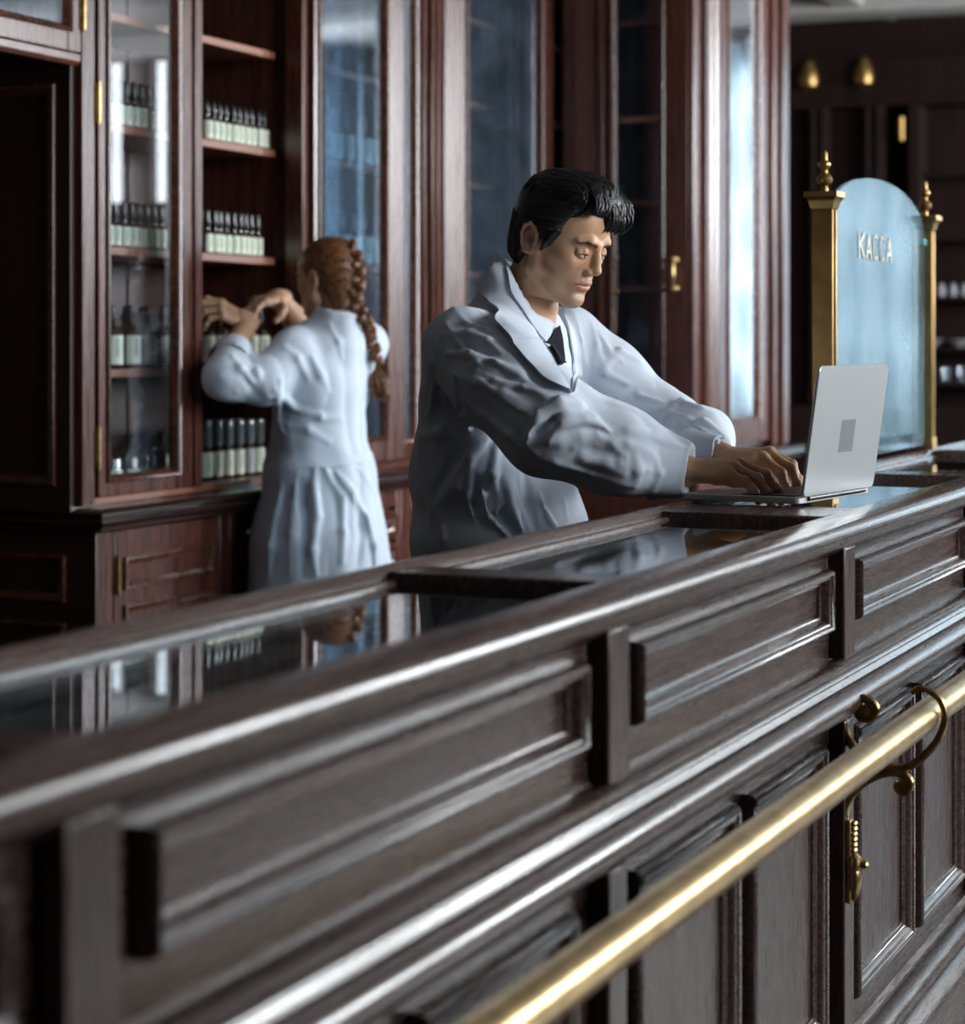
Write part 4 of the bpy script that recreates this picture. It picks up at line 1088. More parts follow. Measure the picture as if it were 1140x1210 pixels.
def lap_ribbon(s, A, B, off, th, name, m, parent, nu=14, near=2.5, far=8, curl=0):
    """cloth strip whose long edges A and B (as seen points) lie on the garment, lifted by off"""
    def resample(pts, n):
        pts = np.array(pts, float); d = np.r_[0, np.cumsum(np.linalg.norm(np.diff(pts, axis=0), axis=1))]; t = np.linspace(0, d[-1], n)
        return np.stack([np.interp(t, d, pts[:, i]) for i in range(pts.shape[1])], 1)
    n = 40; A = resample(A, n); B = resample(B, n); top = []; nv = nu
    for i in range(n):
        for j in range(nv+1):
            t = j/nv; q = A[i]*(1-t)+B[i]*t
            P = s.seen(q[0], q[1], near, far); top.append(P)
    top = np.array(top); G = top.reshape(n, nv+1, 3)
    for _ in range(6):
        G2 = G.copy(); G2[1:-1] = (G[:-2]+G[2:]+2*G[1:-1])/4; G = G2; G2 = G.copy(); G2[:, 1:-1] = (G[:, :-2]+G[:, 2:]+2*G[:, 1:-1])/4; G = G2
    Nn = s.normal(G.reshape(-1, 3)); 
    Nn = Nn.reshape(G.shape)
    for _ in range(4): Nn[1:-1] = (Nn[:-2]+Nn[2:]+2*Nn[1:-1]); Nn /= np.linalg.norm(Nn, axis=-1, keepdims=True)
    lift = off+curl*np.linspace(0, 1, nv+1)[None, :, None]
    T = G+Nn*lift; Bm = G+Nn*(lift-th)
    vs = [tuple(p) for p in T.reshape(-1, 3)]+[tuple(p) for p in Bm.reshape(-1, 3)]; K = n*(nv+1); fs = []
    idx = lambda i, j: i*(nv+1)+j
    for i in range(n-1):
        for j in range(nv):
            fs.append((idx(i, j), idx(i, j+1), idx(i+1, j+1), idx(i+1, j))); fs.append((K+idx(i, j), K+idx(i+1, j), K+idx(i+1, j+1), K+idx(i, j+1)))
    for i in range(n-1):
        for j in (0, nv): fs.append((idx(i, j), idx(i+1, j), K+idx(i+1, j), K+idx(i, j)))
    for j in range(nv):
        for i in (0, n-1): fs.append((idx(i, j), idx(i, j+1), K+idx(i, j+1), K+idx(i, j)))
    return MB().add(vs, fs).build(name, m, parent, sharp=50)
def runs(W, gap=.13):
    out = []; cur = W[:1]
    for a, b in zip(W[:-1], W[1:]):
        if np.linalg.norm(a-b) > gap: out.append(cur); cur = []
        cur = cur+[b]
    out.append(cur)
    return [w for w in out if len(w) > 1]
def ridges(s, lines, near=2.5, far=8, k=.016):
    """raised cloth folds: (points, radius, lift)"""
    todo = []
    for pts, r, lift in lines:
        W = []
        for (px, py) in pts:
            P = s.seen(px, py, near, far, True)
            if P is None: continue
            n = s.normal(P[None])[0]; W.append(P+n*(lift-r))
        todo += [(w, r) for w in runs(W)]
    for W, r in todo:
        rr = [r*.5]+[r]*(len(W)-2)+[r*.4]
        s.chain(W, rr, k=k)
def grooves(s, lines, near=2.5, far=8, k=.014):
    todo = []
    for pts, r, depth in lines:
        W = []
        for (px, py) in pts:
            P = s.seen(px, py, near, far, True)
            if P is None: continue
            n = s.normal(P[None])[0]; W.append(P+n*(r-depth))
        todo += [(w, r) for w in runs(W)]
    for W, r in todo: s.chain(W, [r*.5]+[r]*(len(W)-2)+[r*.4], mode='s', k=k)

def onto(s, p, lift=0):
    P = np.array(p, float)
    for _ in range(4):
        n = s.normal(P[None])[0]; P = P-n*(s.sample(P[None])[0]-lift)
    return tuple(P)
# ================================================================== the man at the laptop
MO = Vector((3.67, 1.56, 0))
man = thing('person', 'dark-haired man in white coat and black tie leaning over the laptop, typing', 'person', MO)
def shift(pq, o): return pq[0]-np.array(o), pq[1]
# head
PITCH_H = math.radians(24); YAW_H = math.radians(-14); HSC = .93
fw = Vector((math.sin(YAW_H)*math.cos(PITCH_H), -math.cos(YAW_H)*math.cos(PITCH_H), -math.sin(PITCH_H)))
lf = Vector((math.cos(YAW_H), math.sin(YAW_H), 0))
HM = Matrix.Identity(4)
for i, c in enumerate((fw, lf, fw.cross(lf))):
    for r in range(3): HM[r][i] = c[r]*HSC
HM.translation = Vector((3.66, 1.445, 1.444))
HS = head_sdf(True)
head = xf(HS.polys(), HM)
# hands typing
D = math.radians
SL = Vector((3.480, 1.545, 1.255)); SR = Vector((3.860, 1.50, 1.262))    # near and far shoulder joints
EL = Vector((3.395, 1.330, 1.125)); ER = Vector((3.880, 1.325, 1.108))
WL = Vector((3.490, 1.150, 1.050)); WR = Vector((3.705, 1.150, 1.058))
cl = [(D(28), D(30), D(14)), (D(24), D(34), D(14)), (D(26), D(34), D(14)), (D(24), D(30), D(12))]
hs, tips, th = hand_sdf(cl, (D(6), D(1), D(-3), D(-8)), [(.55, .8, -.35, .040), (.85, .42, -.30, .032), (.95, .1, -.25, .026)])
HN = basis(WL, (.10, -1, .06), (-.12, .05, 1), 1)          # right hand (nearer): thumb towards +x
cr = [(D(40), D(38), D(16)), (D(36), D(40), D(18)), (D(34), D(42), D(18)), (D(32), D(38), D(14))]
hs2, tips2, th2 = hand_sdf(cr, (D(8), D(2), D(-3), D(-9)), [(.55, .8, -.4, .040), (.85, .42, -.4, .032), (.95, .1, -.3, .026)])
HF = basis(WR, (-.10, -1, .10), (-.15, .05, 1), -1)
hand_n = xf(hs.polys(), HN)
hand_f = flipq(xf(hs2.polys(), HF))
# simple body under the clothes: torso, legs
bs = SDF((3.30, 1.28, -.0), (4.05, 1.85, 1.36), .008)
bs.ell((3.67, 1.57, 1.14), (.165, .105, .20), k=0); bs.ell((3.67, 1.60, .90), (.155, .105, .14), k=.04)
bs.cap((3.67, 1.56, 1.20), (3.67, 1.50, 1.33), .09, .05, k=.04)
for sx in (-1, 1):
    bs.chain([(3.67+sx*.085, 1.56, .86), (3.67+sx*.10, 1.56, .47), (3.67+sx*.11, 1.63, .09)], [.085, .055, .040], k=.03)
    bs.cap((3.67+sx*.11, 1.64, .06), (3.67+sx*.12, 1.48, .045), .035, .03, k=.02)
arms = SDF((3.28, 1.02, .98), (4.02, 1.62, 1.36), .006)
for S_, E_, W_ in ((SL, EL, WL), (SR, ER, WR)):
    arms.chain([S_, E_, W_], [.05, .038, .028], k=.02)
torso = bs.polys()
bpv, bq = sdf_parts = torso
body = sdf_mesh('body', [shift(x, MO) for x in (torso, arms.polys(), head, hand_n, hand_f)], M_SKIN, man)
def hl(p): return tuple(HM@Vector(onto(HS, p))-MO)
SK = (.60, .345, .20); LIP = (.50, .19, .14); BRW = (.012, .009, .008); STB = (.33, .21, .145)
spots = []
spots.append(([hl((.085, -.03, -.06)), hl((.085, .03, -.06))], .020, STB, .35, .03))
spots.append(([hl((.080, -.02, -.09)), hl((.080, .02, -.09))], .020, STB, .45, .03))
for y in (-1, 1):
    spots.append(([hl((.075, y*.035, -.080)), hl((.02, y*.055, -.055)), hl((.01, y*.06, -.02))], .010, STB, .35, .03))
    spots.append(([hl((.070, y*.048, -.015))], .010, (.60, .29, .19), .3, .02))
    spots.append(([hl((.095, y*.0120, .0270)), hl((.095, y*.022, .0310)), hl((.090, y*.036, .0325))], .0026, BRW, .92, .0022))
    spots.append(([hl((.090, y*.036, .0325)), hl((.078, y*.051, .0265))], .0013, BRW, .9, .0020))
    spots.append(([hl((.092, y*.0250, .0055)), hl((.090, y*.037, .0050))], .0016, (.40, .36, .33), .9, .0010))
    spots.append(([hl((.0912, y*.0300, .0055))], .0032, (.02, .012, .008), 1, .0010))
    spots.append(([hl((.087, y*.0185, .0072)), hl((.092, y*.0250, .0090)), hl((.091, y*.034, .0090)), hl((.083, y*.0455, .0055))], .0008, (.03, .018, .014), .95, .0013))
    spots.append(([hl((.092, y*.025, .0160)), hl((.090, y*.036, .0165))], .0030, (.36, .17, .10), .5, .0030))
    spots.append(([hl((-.006, y*.082, .0))], .006, (.32, .13, .08), .7, .008))
    spots.append(([hl((.0995, y*.0062, -.0325))], .0022, (.10, .03, .02), .9, .0015))
spots.append(([hl((0.0865, -.022, -0.0510)), hl((0.0950, -.006, -0.0465)), hl((0.0950, .006, -0.0465)), hl((0.0865, .022, -0.0510))], .0034, LIP, .75, .0022))
spots.append(([hl((0.0870, -.018, -0.0570)), hl((0.0940, 0, -0.0600)), hl((0.0870, .018, -0.0570))], .0044, LIP, .75, .0025))
spots.append(([hl((0.0870, -.025, -0.0525)), hl((0.0945, 0, -0.0525)), hl((0.0870, .025, -0.0525))], .0010, (.14, .05, .04), .9, .0014))
spots.append(([hl((.1, -.015, -.042)), hl((.1, .015, -.042))], .003, STB, .6, .006))
for M_, T_ in ((HN, tips), (HF, tips2)):
    for P in T_:
        spots.append(([tuple(M_@Vector(P[-1])-MO)], .006, (.62, .33, .24), .5, .006))
paint(body, SK, spots)
# eyes nails omitted where unseen; hair: cap plus locks
hr = SDF((-.15, -.12, -.12), (.17, .12, .19), .0022)
hr.ell((-.010, 0, .048), (.096, .083, .087), k=0)
hr.ell((.036, 0, .098), (.055, .060, .034), k=.03)
hr.ell((.038, .012, .108), (.050, .048, .024), k=.03)
hr.ell((-.036, 0, -.008), (.054, .069, .062), k=.03)
hr.ell((-.034, 0, -.040), (.044, .056, .036), k=.03)
# carve the face and ear openings
def cutface(x, y, z):
    # plane boundaries: hairline from forehead to temple to in front of the ear
    a = (x-.055)*.95+(.066-z)*.80*1.0            # keeps what is behind/above
    lim = np.where(z > .055, -1.0, 1.0)
    fore = np.minimum(x-.030-(.0), .082-z)        # box in front of x=.03 and below z=.082
    side = np.minimum(x-.004, -(z-.022)) - .0
    return fore, side
fx = lambda x, y, z: -np.minimum(np.minimum(x-.030-np.maximum(0, (z-.02))*.55, .086-z+0*x), 1)
hr.op((-.2, -.2, -.2), (.2, .2, .2), lambda x, y, z: -np.minimum(x-(.018+np.maximum(0, z-.005)*.62), (.084-z)+0*x+0*y), 's', k=.010)
hr.op((-.2, -.2, -.2), (.2, .2, .2), lambda x, y, z: -np.minimum(x+.020-np.minimum(0, z+.02)*.3+0*y, (-.004-z)), 's', k=.010)
hr.op((-.2, -.2, -.2), (.2, .2, .2), lambda x, y, z: z*0+x*0+y*0+(z+.070), 's', k=.01)
for y in (-1, 1):
    hr.ell((-.012, y*.088, -.002), (.024, .022, .032), 's', k=.006)
    hr.chain([(.034, y*.068, .034), (.026, y*.0715, .008), (.020, y*.073, -.012)], [.012, .009, .003], k=.006)
hairp = [hr.polys()]
def lock(pts, r0, r1=.0015, n=14):
    P = [Vector(p) for p in pts]; out = []
    for i in range(len(P)-1):
        p0 = P[max(i-1, 0)]; p1 = P[i]; p2 = P[i+1]; p3 = P[min(i+2, len(P)-1)]
        for k in range(5):
            t = k/5; out.append(.5*((2*p1)+(-p0+p2)*t+(2*p0-5*p1+4*p2-p3)*t*t+(-p0+3*p1-3*p2+p3)*t**3))
    out.append(P[-1]); L = len(out)
    rad = [r0*(math.sin(PI*min(1, .25+.75*i/(L-1)))**.6)+r1 if i < L-1 else r1*.3 for i in range(L)]
    return out, rad
rl = random.Random(11); hm = MB()
def add_lock(pts, r0, r1=.0010):
    out, rad = lock(pts, r0, r1); hm.tube(out, rad, n=6)
for i in range(330):       # locks swept back over the crown and sides
    th = rl.uniform(-1.4, 1.4); yy = math.sin(th)
    x0 = .080-.045*yy*yy+rl.uniform(-.014, .010); a0 = rl.uniform(.30, .9); a1 = a0+rl.uniform(1.2, 2.4); ph = rl.uniform(0, 6)
    pts = []
    for k in range(6):
        u = k/5; a = a0+u*(a1-a0)
        X = -.012+.112*math.cos(a); Z = .040+.105*math.sin(a); wy = .080*yy*(.75+.3*math.sin(a))+.003*math.sin(ph+u*5)
        if k == 0: X = min(X, x0)
        pts.append(onto(hr, (X, wy, max(Z, -.06)), rl.uniform(-.0022, .0012) if k < 5 else -.0025))
    add_lock(pts, rl.uniform(.0016, .0036))
for i in range(260):       # wavy fringe pushed forwards and falling over the brow on the far side
    y0 = rl.uniform(-.045, .058); b = rl.uniform(0, 1)
    fall = .5+.5*(y0+.045)/.105
    j = lambda q: rl.uniform(-q, q)
    p0 = (.030+j(.015), y0*.8+j(.003), .126+j(.005)-abs(y0)*.2)
    p1 = (.064+j(.008), y0+j(.004), .131+j(.007)-abs(y0)*.2)
    p2 = (.086+.008*fall*b+j(.005), y0*1.06+j(.005), .113-.012*b+j(.003))
    p3 = (.092+.010*fall*b+j(.007), y0*1.10+j(.007), .094-.018*fall*b)
    if y0 < -.005: pts = [p0, p1, p2, (.090+j(.003), y0*1.25-.002, .090+j(.004))] if b > .45 else [p0, p1, p2]
    else: pts = [p0, p1, p2, p3, (.090+j(.008), y0*1.1+j(.010), .072-.022*b*fall+j(.004))]
    add_lock(pts, rl.uniform(.0014, .0034))
for i in range(110):       # temple hair swept back over the top of the ear
    s_ = -1 if i % 2 else 1
    z0 = rl.uniform(.040, .092)
    a = [onto(hr, q, .0005) for q in [(.060-.4*abs(z0-.085)+rl.uniform(-.006, .006), s_*(.066-.25*max(0, z0-.06)), z0), (.030, s_*.079, z0-.004+rl.uniform(-.004, .004)), (-.005, s_*.086, z0-.014), (-.045, s_*.083, z0-.034), (-.075, s_*.062, z0-.060)]]
    add_lock(a, rl.uniform(.0015, .0034))
for i in range(90):       # nape
    a = rl.uniform(-1.2, 1.2); sx = math.sin(a); cx_ = math.cos(a)
    add_lock([onto(hr, (-.020-.098*cx_, .082*sx, .03)), onto(hr, (-.018-.094*cx_, .080*sx, -.02)), onto(hr, (-.022-.064*cx_, .068*sx, -.048)), onto(hr, (-.024-.050*cx_, .056*sx, -.068), -.002)], rl.uniform(.0016, .0032))
hv = np.array(hm.v)
hair = sdf_mesh('hair', [shift(xf(p, HM), MO) for p in hairp], M_HAIR, man)
hm.v = [tuple(HM@Vector(v)-MO) for v in hm.v]
hl_o = hm.build('hair_locks', M_HAIR, hair, sharp=180); hl_o['kind'] = 'stuff'

# ---- the white coat
cs = SDF((3.20, .98, .42), (4.16, 1.92, 1.47), .0048)
cs.ell((3.67, 1.570, 1.150), (.195, .122, .165), k=0)
cs.cap((3.530, 1.568, 1.243), (3.810, 1.525, 1.243), .060, .060, k=.05)
cs.ell((3.665, 1.535, 1.270), (.125, .085, .060), k=.05)
cs.cap((3.665, 1.540, 1.27), (3.655, 1.494, 1.425), .090, .063, k=.035)
cs.ell((3.67, 1.575, 1.02), (.190, .142, .13), k=.06)
cs.ell((3.67, 1.570, .91), (.190, .140, .10), k=.05)
cs.chain([(3.65, 1.555, .88), (3.64, 1.560, .74), (3.63, 1.57, .52)], [.142, .148, .16], k=.05); cs.chain([(3.72, 1.550, .88), (3.75, 1.56, .52)], [.138, .158], k=.05)
# neck opening: slanting from high behind to low in front
nn = Vector((0, -.80, .60)).normalized(); npt = Vector((3.66, 1.552, 1.418))
cs.op((3.52, 1.25, 1.20), (3.80, 1.75, 1.50), lambda x, y, z: -((x*0+(y-npt.y)*nn.y+(z-npt.z)*nn.z))*1.0, 's', k=.006) if False else None
cs.op((3.50, 1.20, 1.22), (3.82, 1.75, 1.50), lambda x, y, z: np.maximum(-((y-npt.y)*nn.y+(z-npt.z)*nn.z)+x*0, np.sqrt((x-3.662)**2+((y-1.50)*.7)**2)-.11), 's', k=.006)
NB = (3.657, 1.502)
cs.op((3.58, 1.38, 1.27), (3.74, 1.60, 1.50), lambda x, y, z: np.sqrt((x-NB[0])**2+(y-NB[1]+(z-1.36)*.45)**2)-.056, 's', k=.006)
# sleeves
cs.chain([SL+Vector((0, .0, -.005)), (3.425, 1.445, 1.195), EL+Vector((.0, .02, .0)), (3.430, 1.245, 1.085), (3.480, 1.165, 1.055)], [.076, .080, .078, .067, .050], k=.045)
cs.chain([SR, (3.885, 1.42, 1.178), ER, (3.810, 1.230, 1.085), (3.722, 1.185, 1.066)], [.070, .068, .064, .056, .046], k=.04)
def flatend(s, W_, x, depth):   # cut the sleeve cleanly at the cuff
    x = Vector(x).normalized(); c = Vector(W_)
    s.op(c-Vector((.09, .09, .09)), c+Vector((.09, .09, .09)), lambda X, Y, Z: -np.maximum(0-((X-c.x)*x.x+(Y-c.y)*x.y+(Z-c.z)*x.z), np.sqrt((X-c.x)**2+(Y-c.y)**2+(Z-c.z)**2)-.095)*-1, 's', k=.004)
CN = Vector((3.487, 1.150, 1.050)); CFar = Vector((3.712, 1.162, 1.061))
for c, x in ((CN, (.2, -1, -.1)), (CFar, (-.35, -1, -.15))):
    xx = Vector(x).normalized(); c2 = c+xx*.045
    cs.ell(c2+xx*.0, (.060, .045, .062), 's', k=.005)
COATBASE = cs
def Q(lst): return [(480+x/3.104, 290+y/3.104) for x, y in lst]
RG = [
 # upper back and shoulder
 (Q([(215, 270), (235, 215), (290, 225), (330, 280)]), .010, .005),
 (Q([(140, 330), (230, 320), (300, 350), (340, 400)]), .014, .007),
 (Q([(150, 400), (240, 400), (330, 420), (420, 480), (510, 560)]), .016, .009),
 (Q([(175, 480), (260, 500), (360, 540), (450, 600)]), .015, .006),
 (Q([(200, 560), (280, 620), (380, 700), (470, 760)]), .016, .007),
 (Q([(440, 720), (480, 640), (560, 590), (640, 590)]), .016, .012),
 (Q([(520, 720), (590, 640), (680, 640), (740, 680)]), .015, .012),
 (Q([(450, 740), (560, 720), (640, 700), (700, 690)]), .012, .006),
 (Q([(560, 800), (650, 780), (740, 800), (800, 830)]), .014, .006),
 (Q([(700, 730), (760, 730), (806, 780)]), .012, .007),
 # body folds
 (Q([(330, 740), (320, 850), (290, 920)]), .010, .009),
 (Q([(380, 770), (370, 880), (390, 980), (430, 1060)]), .012, .010),
 (Q([(275, 900), (300, 1000), (370, 1070)]), .012, .012),
 (Q([(470, 810), (490, 920), (540, 1030)]), .012, .008),
 (Q([(60, 700), (130, 690), (200, 700)]), .014, .008),
 (Q([(100, 980), (180, 880), (230, 780), (300, 710)]), .013, .010),
 (Q([(95, 1020), (90, 940), (60, 860)]), .012, .006),
 (Q([(140, 1080), (130, 1000), (100, 950)]), .008, .007),
 (Q([(80, 520), (95, 430), (130, 330)]), .014, .006),
 (Q([(190, 520), (200, 600), (230, 680)]), .010, .007),
]
GR = [
 (Q([(110, 900), (180, 780), (230, 720)]), .014, .006),
 (Q([(340, 860), (345, 980), (400, 1060)]), .013, .006),
 (Q([(250, 850), (250, 960), (300, 1040)]), .012, .006),
 (Q([(430, 830), (450, 950), (480, 1050)]), .013, .006),
 (Q([(180, 500), (190, 600), (215, 660)]), .010, .007),
 (Q([(470, 690), (540, 640), (600, 620)]), .010, .006),
 (Q([(200, 370), (290, 385), (380, 430)]), .009, .004),
]
RG = [(p, r*.5, l*.95) for p, r, l in RG]; GR = [(p, r*.7, l*1.2) for p, r, l in GR]
ridges(cs, RG, 2.6, 5, k=.010); grooves(cs, GR, 2.6, 5, k=.009)
def P2(x, y): return (480+x*480/1140, 180+y*480/1140)      # points read off a second view
# far sleeve folds
RG2 = [
 ([P2(560, 600), P2(600, 560), P2(660, 590)], .012, .008),
 ([P2(570, 700), P2(640, 720), P2(700, 700)], .012, .006),
 ([P2(720, 760), P2(770, 700), P2(830, 720)], .013, .010),
 ([P2(790, 800), P2(830, 760), P2(890, 800)], .012, .009),
 ([P2(620, 780), P2(700, 800), P2(790, 830)], .011, .006),
]
ridges(cs, [(p, r*.55, l*.9) for p, r, l in RG2], 2.6, 5, k=.010)
# finer creases, long and crisp
def P3(l): return [(480+x/2.375, 180+y/2.375) for x, y in l]
FINE = [
 P3([(130, 440), (170, 480), (230, 500), (290, 540)]), P3([(110, 480), (150, 540), (200, 590), (260, 620)]), P3([(150, 430), (210, 445), (270, 490), (300, 520)]),
 P3([(180, 600), (250, 640), (330, 660), (400, 690)]), P3([(210, 640), (280, 700), (350, 740)]), P3([(340, 800), (370, 730), (430, 700), (480, 700)]),
 P3([(400, 810), (440, 760), (500, 750), (560, 770)]), P3([(470, 830), (540, 800), (620, 820), (690, 850)]), P3([(520, 880), (600, 870), (680, 890)]),
 P3([(330, 850), (420, 870), (520, 900), (620, 930)]), P3([(700, 860), (710, 900), (690, 950)]), P3([(640, 850), (650, 890), (640, 940)]),
 P3([(60, 560), (80, 640), (70, 740), (90, 830)]), P3([(95, 620), (120, 700), (170, 760)]), P3([(60, 800), (110, 770), (170, 790)]),
 P3([(250, 820), (240, 900), (260, 980), (250, 1040)]), P3([(300, 850), (295, 930), (320, 1010)]), P3([(355, 900), (375, 970), (400, 1040)]), P3([(180, 880), (170, 960), (190, 1040)]), P3([(420, 920), (440, 980), (450, 1030)]),
 P3([(540, 560), (560, 620), (620, 650), (690, 650)]), P3([(540, 500), (570, 560), (610, 590)]), P3([(600, 690), (650, 680), (720, 700)]), P3([(660, 740), (720, 720), (790, 750), (840, 800)]),
 P3([(700, 790), (750, 770), (800, 790)]), P3([(830, 780), (870, 810), (900, 850)]), P3([(740, 830), (800, 810), (850, 830)]),
 P3([(470, 450), (490, 520), (500, 590)]), P3([(520, 470), (535, 540), (530, 600)])]
ridges(cs, [(l, .0050, .0052) for l in FINE], 2.6, 5, k=.007)
# crumple: fine drapery noise following the surface
def crumple(x, y, z, f):
    a = fnoise((x*26+0*y+0*z, y*26+0*x, z*14+0*x), 3); b = fnoise((x*46+a*.8, y*46+0*x, z*30+0*x), 5)
    return np.where(np.abs(f) < .03, .0022*(1-np.abs(a))*2-.0022+.0010*b, 0)
cs.displace(crumple)
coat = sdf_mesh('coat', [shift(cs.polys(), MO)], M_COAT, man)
# cuffs
for c, x, r in ((CN, (.02, -1, -.05), .0465), (CFar, (-.10, -1, -.05), .044)):
    xx = Vector(x).normalized(); MM = basis(c, xx, (0, 0, 1)); m = MB(); vs = []; n = 40
    prof = [(-.058, r+.009), (-.052, r+.010), (-.004, r+.002), (.004, r), (.004, r-.004), (-.03, r-.004)]
    for (h_, rr) in prof:
        for k in range(n):
            a = 2*PI*k/n; w = 1+.03*math.sin(3*a+1)+.02*math.sin(7*a)
            vs.append(MM@Vector((h_+.002*math.sin(5*a), rr*w*math.cos(a), rr*w*.92*math.sin(a)))-MO)
    fs = []
    for i in range(len(prof)-1):
        for k in range(n): k2 = (k+1) % n; fs.append((i*n+k, i*n+k2, (i+1)*n+k2, (i+1)*n+k))
    m.add(vs, fs).build('cuff', M_COAT2, coat, sharp=60)

def C(lst): return [(480+x/3.104, 290+y/3.104) for x, y in lst]
# shirt: a close collar round the neck and the front in the opening
ss = SDF((3.50, 1.30, 1.16), (3.84, 1.72, 1.45), .0035)
ss.cap((3.663, 1.530, 1.27), (3.656, 1.482, 1.395), .075, .057, k=0)
ss.ell((3.665, 1.52, 1.24), (.11, .085, .055), k=.04)
n2 = Vector((0, -.80, .58)).normalized(); p2 = Vector((3.66, 1.545, 1.402))
ss.op((3.5, 1.2, 1.2), (3.83, 1.75, 1.5), lambda x, y, z: -((y-p2.y)*n2.y+(z-p2.z)*n2.z)+x*0, 's', k=.004)
ss.op((3.58, 1.38, 1.28), (3.74, 1.60, 1.50), lambda x, y, z: np.sqrt((x-3.660)**2+(y-1.498+(z-1.36)*.45)**2)-.0505, 's', k=.004)
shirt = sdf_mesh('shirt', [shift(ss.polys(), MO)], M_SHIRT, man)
def rib(A, B, off, nm, m, par, th=.003, curl=0, nu=14):
    o = lap_ribbon(cs, C(A), C(B), off, th, nm, m, par, near=2.6, far=5, curl=curl, nu=nu)
    for v in o.data.vertices: v.co = v.co-MO
    return o
rib([(497, 352), (540, 430), (600, 545)], [(556, 300), (596, 400), (606, 540)], .0045, 'shirt_front', M_SHIRT, shirt)
tie = rib([(499, 353), (514, 380), (534, 408), (556, 452)], [(549, 308), (556, 350), (562, 400), (566, 450)], .0115, 'tie', M_TIE, man, th=.005)
rib([(342, 62), (385, 160), (432, 252), (482, 346)], [(274, 146), (318, 246), (352, 320), (388, 372)], .008, 'collar', M_COAT2, coat, curl=.006)
rib([(482, 350), (520, 410), (560, 470), (601, 547)], [(388, 374), (440, 436), (510, 506), (599, 549)], .007, 'lapel', M_COAT2, coat, curl=.006)
rib([(566, 222), (588, 320), (604, 420), (602, 545)], [(590, 226), (628, 310), (634, 420), (608, 552)], .007, 'lapel', M_COAT2, coat, curl=.004)
rib([(382, 84), (420, 168), (478, 256), (531, 306)], [(350, 96), (394, 200), (440, 290), (494, 352)], .0115, 'shirt_collar', M_SHIRT, shirt, curl=.002)
# trousers and shoes
tr = SDF((3.36, 1.40, .0), (3.98, 1.80, 1.0), .008)
for sx in (-1, 1):
    tr.chain([(3.67+sx*.075, 1.56, .84), (3.67+sx*.10, 1.56, .47), (3.67+sx*.11, 1.62, .10)], [.090, .073, .060], k=.03)
sdf_mesh('trousers', [shift(tr.polys(), MO)], M_TROUSER, man)
for sx in (-1, 1):
    sh = SDF((3.3, 1.3, -.01), (4.05, 1.8, .16), .006)
    sh.cap((3.67+sx*.11, 1.66, .05), (3.67+sx*.125, 1.46, .035), .045, .038, k=0); sh.op((3, 1, -1), (4.2, 2, .0), lambda x, y, z: z+x*0+y*0, 's', k=0)
    sdf_mesh('shoe', [shift(sh.polys(), MO)], M_SHOE, man)

# ================================================================== the woman at the shelves
WOo = Vector((5.45, 2.84, 0))
wom = thing('person', 'auburn-haired woman in white coat, back turned, long braid, reaching to the shelf', 'person', WOo)
ps = math.radians(77); pt_ = math.radians(6)
fw = Vector((math.cos(ps)*math.cos(pt_), math.sin(ps)*math.cos(pt_), -math.sin(pt_))); lf = Vector((-math.sin(ps), math.cos(ps), 0))
WM = Matrix.Identity(4)
for i, c in enumerate((fw, lf, fw.cross(lf))):
    for r in range(3): WM[r][i] = c[r]*.91
WM.translation = Vector((5.45, 2.84, 1.43))
wh = xf(head_sdf(False, .0022).polys(), WM)
SLw = Vector((5.312, 2.875, 1.228)); ELw = Vector((5.125, 2.985, 1.168)); WLw = Vector((5.335, 3.030, 1.315))
SRw = Vector((5.600, 2.800, 1.255)); ERw = Vector((5.655, 3.000, 1.265)); WRw = Vector((5.555, 3.052, 1.385))
c1 = [(D(20), D(38), D(18)), (D(28), D(42), D(20)), (D(36), D(44), D(20)), (D(42), D(40), D(18))]
h1, t1, _ = hand_sdf(c1, (D(12), D(3), D(-4), D(-12)), [(.5, .8, -.45, .040), (.8, .5, -.4, .032), (.9, .2, -.35, .026)], arm=.14, h=.002)
c2 = [(D(25), D(30), D(14)), (D(32), D(36), D(16)), (D(38), D(38), D(18)), (D(44), D(38), D(16))]
h2, t2, _ = hand_sdf(c2, (D(8), D(2), D(-3), D(-9)), [(.5, .8, -.5, .040), (.8, .4, -.5, .032), (.9, .1, -.45, .026)], arm=.14, h=.002)
# left hand: bends back at the wrist towards the upper left; right hand hangs over leftwards
def arm_mesh(lo, hi, pts, rs): a = SDF(lo, hi, .004); a.chain(pts, rs, k=.012); return a.polys()
HL = basis(WLw, (-.55, .62, .42), (-.2, -.55, .8), -1)
HR = basis(WRw, (-.93, .30, -.12), (.05, -.05, 1), 1)
def cut_arm(sd): 
    sd.op((-.5, -.2, -.2), (-.028, .2, .2), lambda x, y, z: x+.028+0*y+0*z, 's', k=.004); return sd
lh = flipq(xf(cut_arm(h1).polys(), HL)); rh = xf(cut_arm(h2).polys(), HR)
fa1 = arm_mesh((5.0, 2.85, 1.10), (5.45, 3.12, 1.40), [ELw, ELw.lerp(WLw, .5), WLw, WLw+Vector((-.010, .012, .010))], [.040, .037, .026, .027])
fa2 = arm_mesh((5.45, 2.9, 1.18), (5.75, 3.14, 1.46), [ERw, ERw.lerp(WRw, .5), WRw, WRw+Vector((-.014, .004, -.003))], [.040, .036, .026, .027])
wb = SDF((5.15, 2.62, 0), (5.75, 3.05, 1.36), .008)
wb.ell((5.45, 2.86, 1.12), (.14, .09, .20), k=0); wb.ell((5.45, 2.87, .90), (.15, .10, .14), k=.04); wb.cap((5.45, 2.86, 1.2), (5.45, 2.84, 1.34), .08, .044, k=.04)
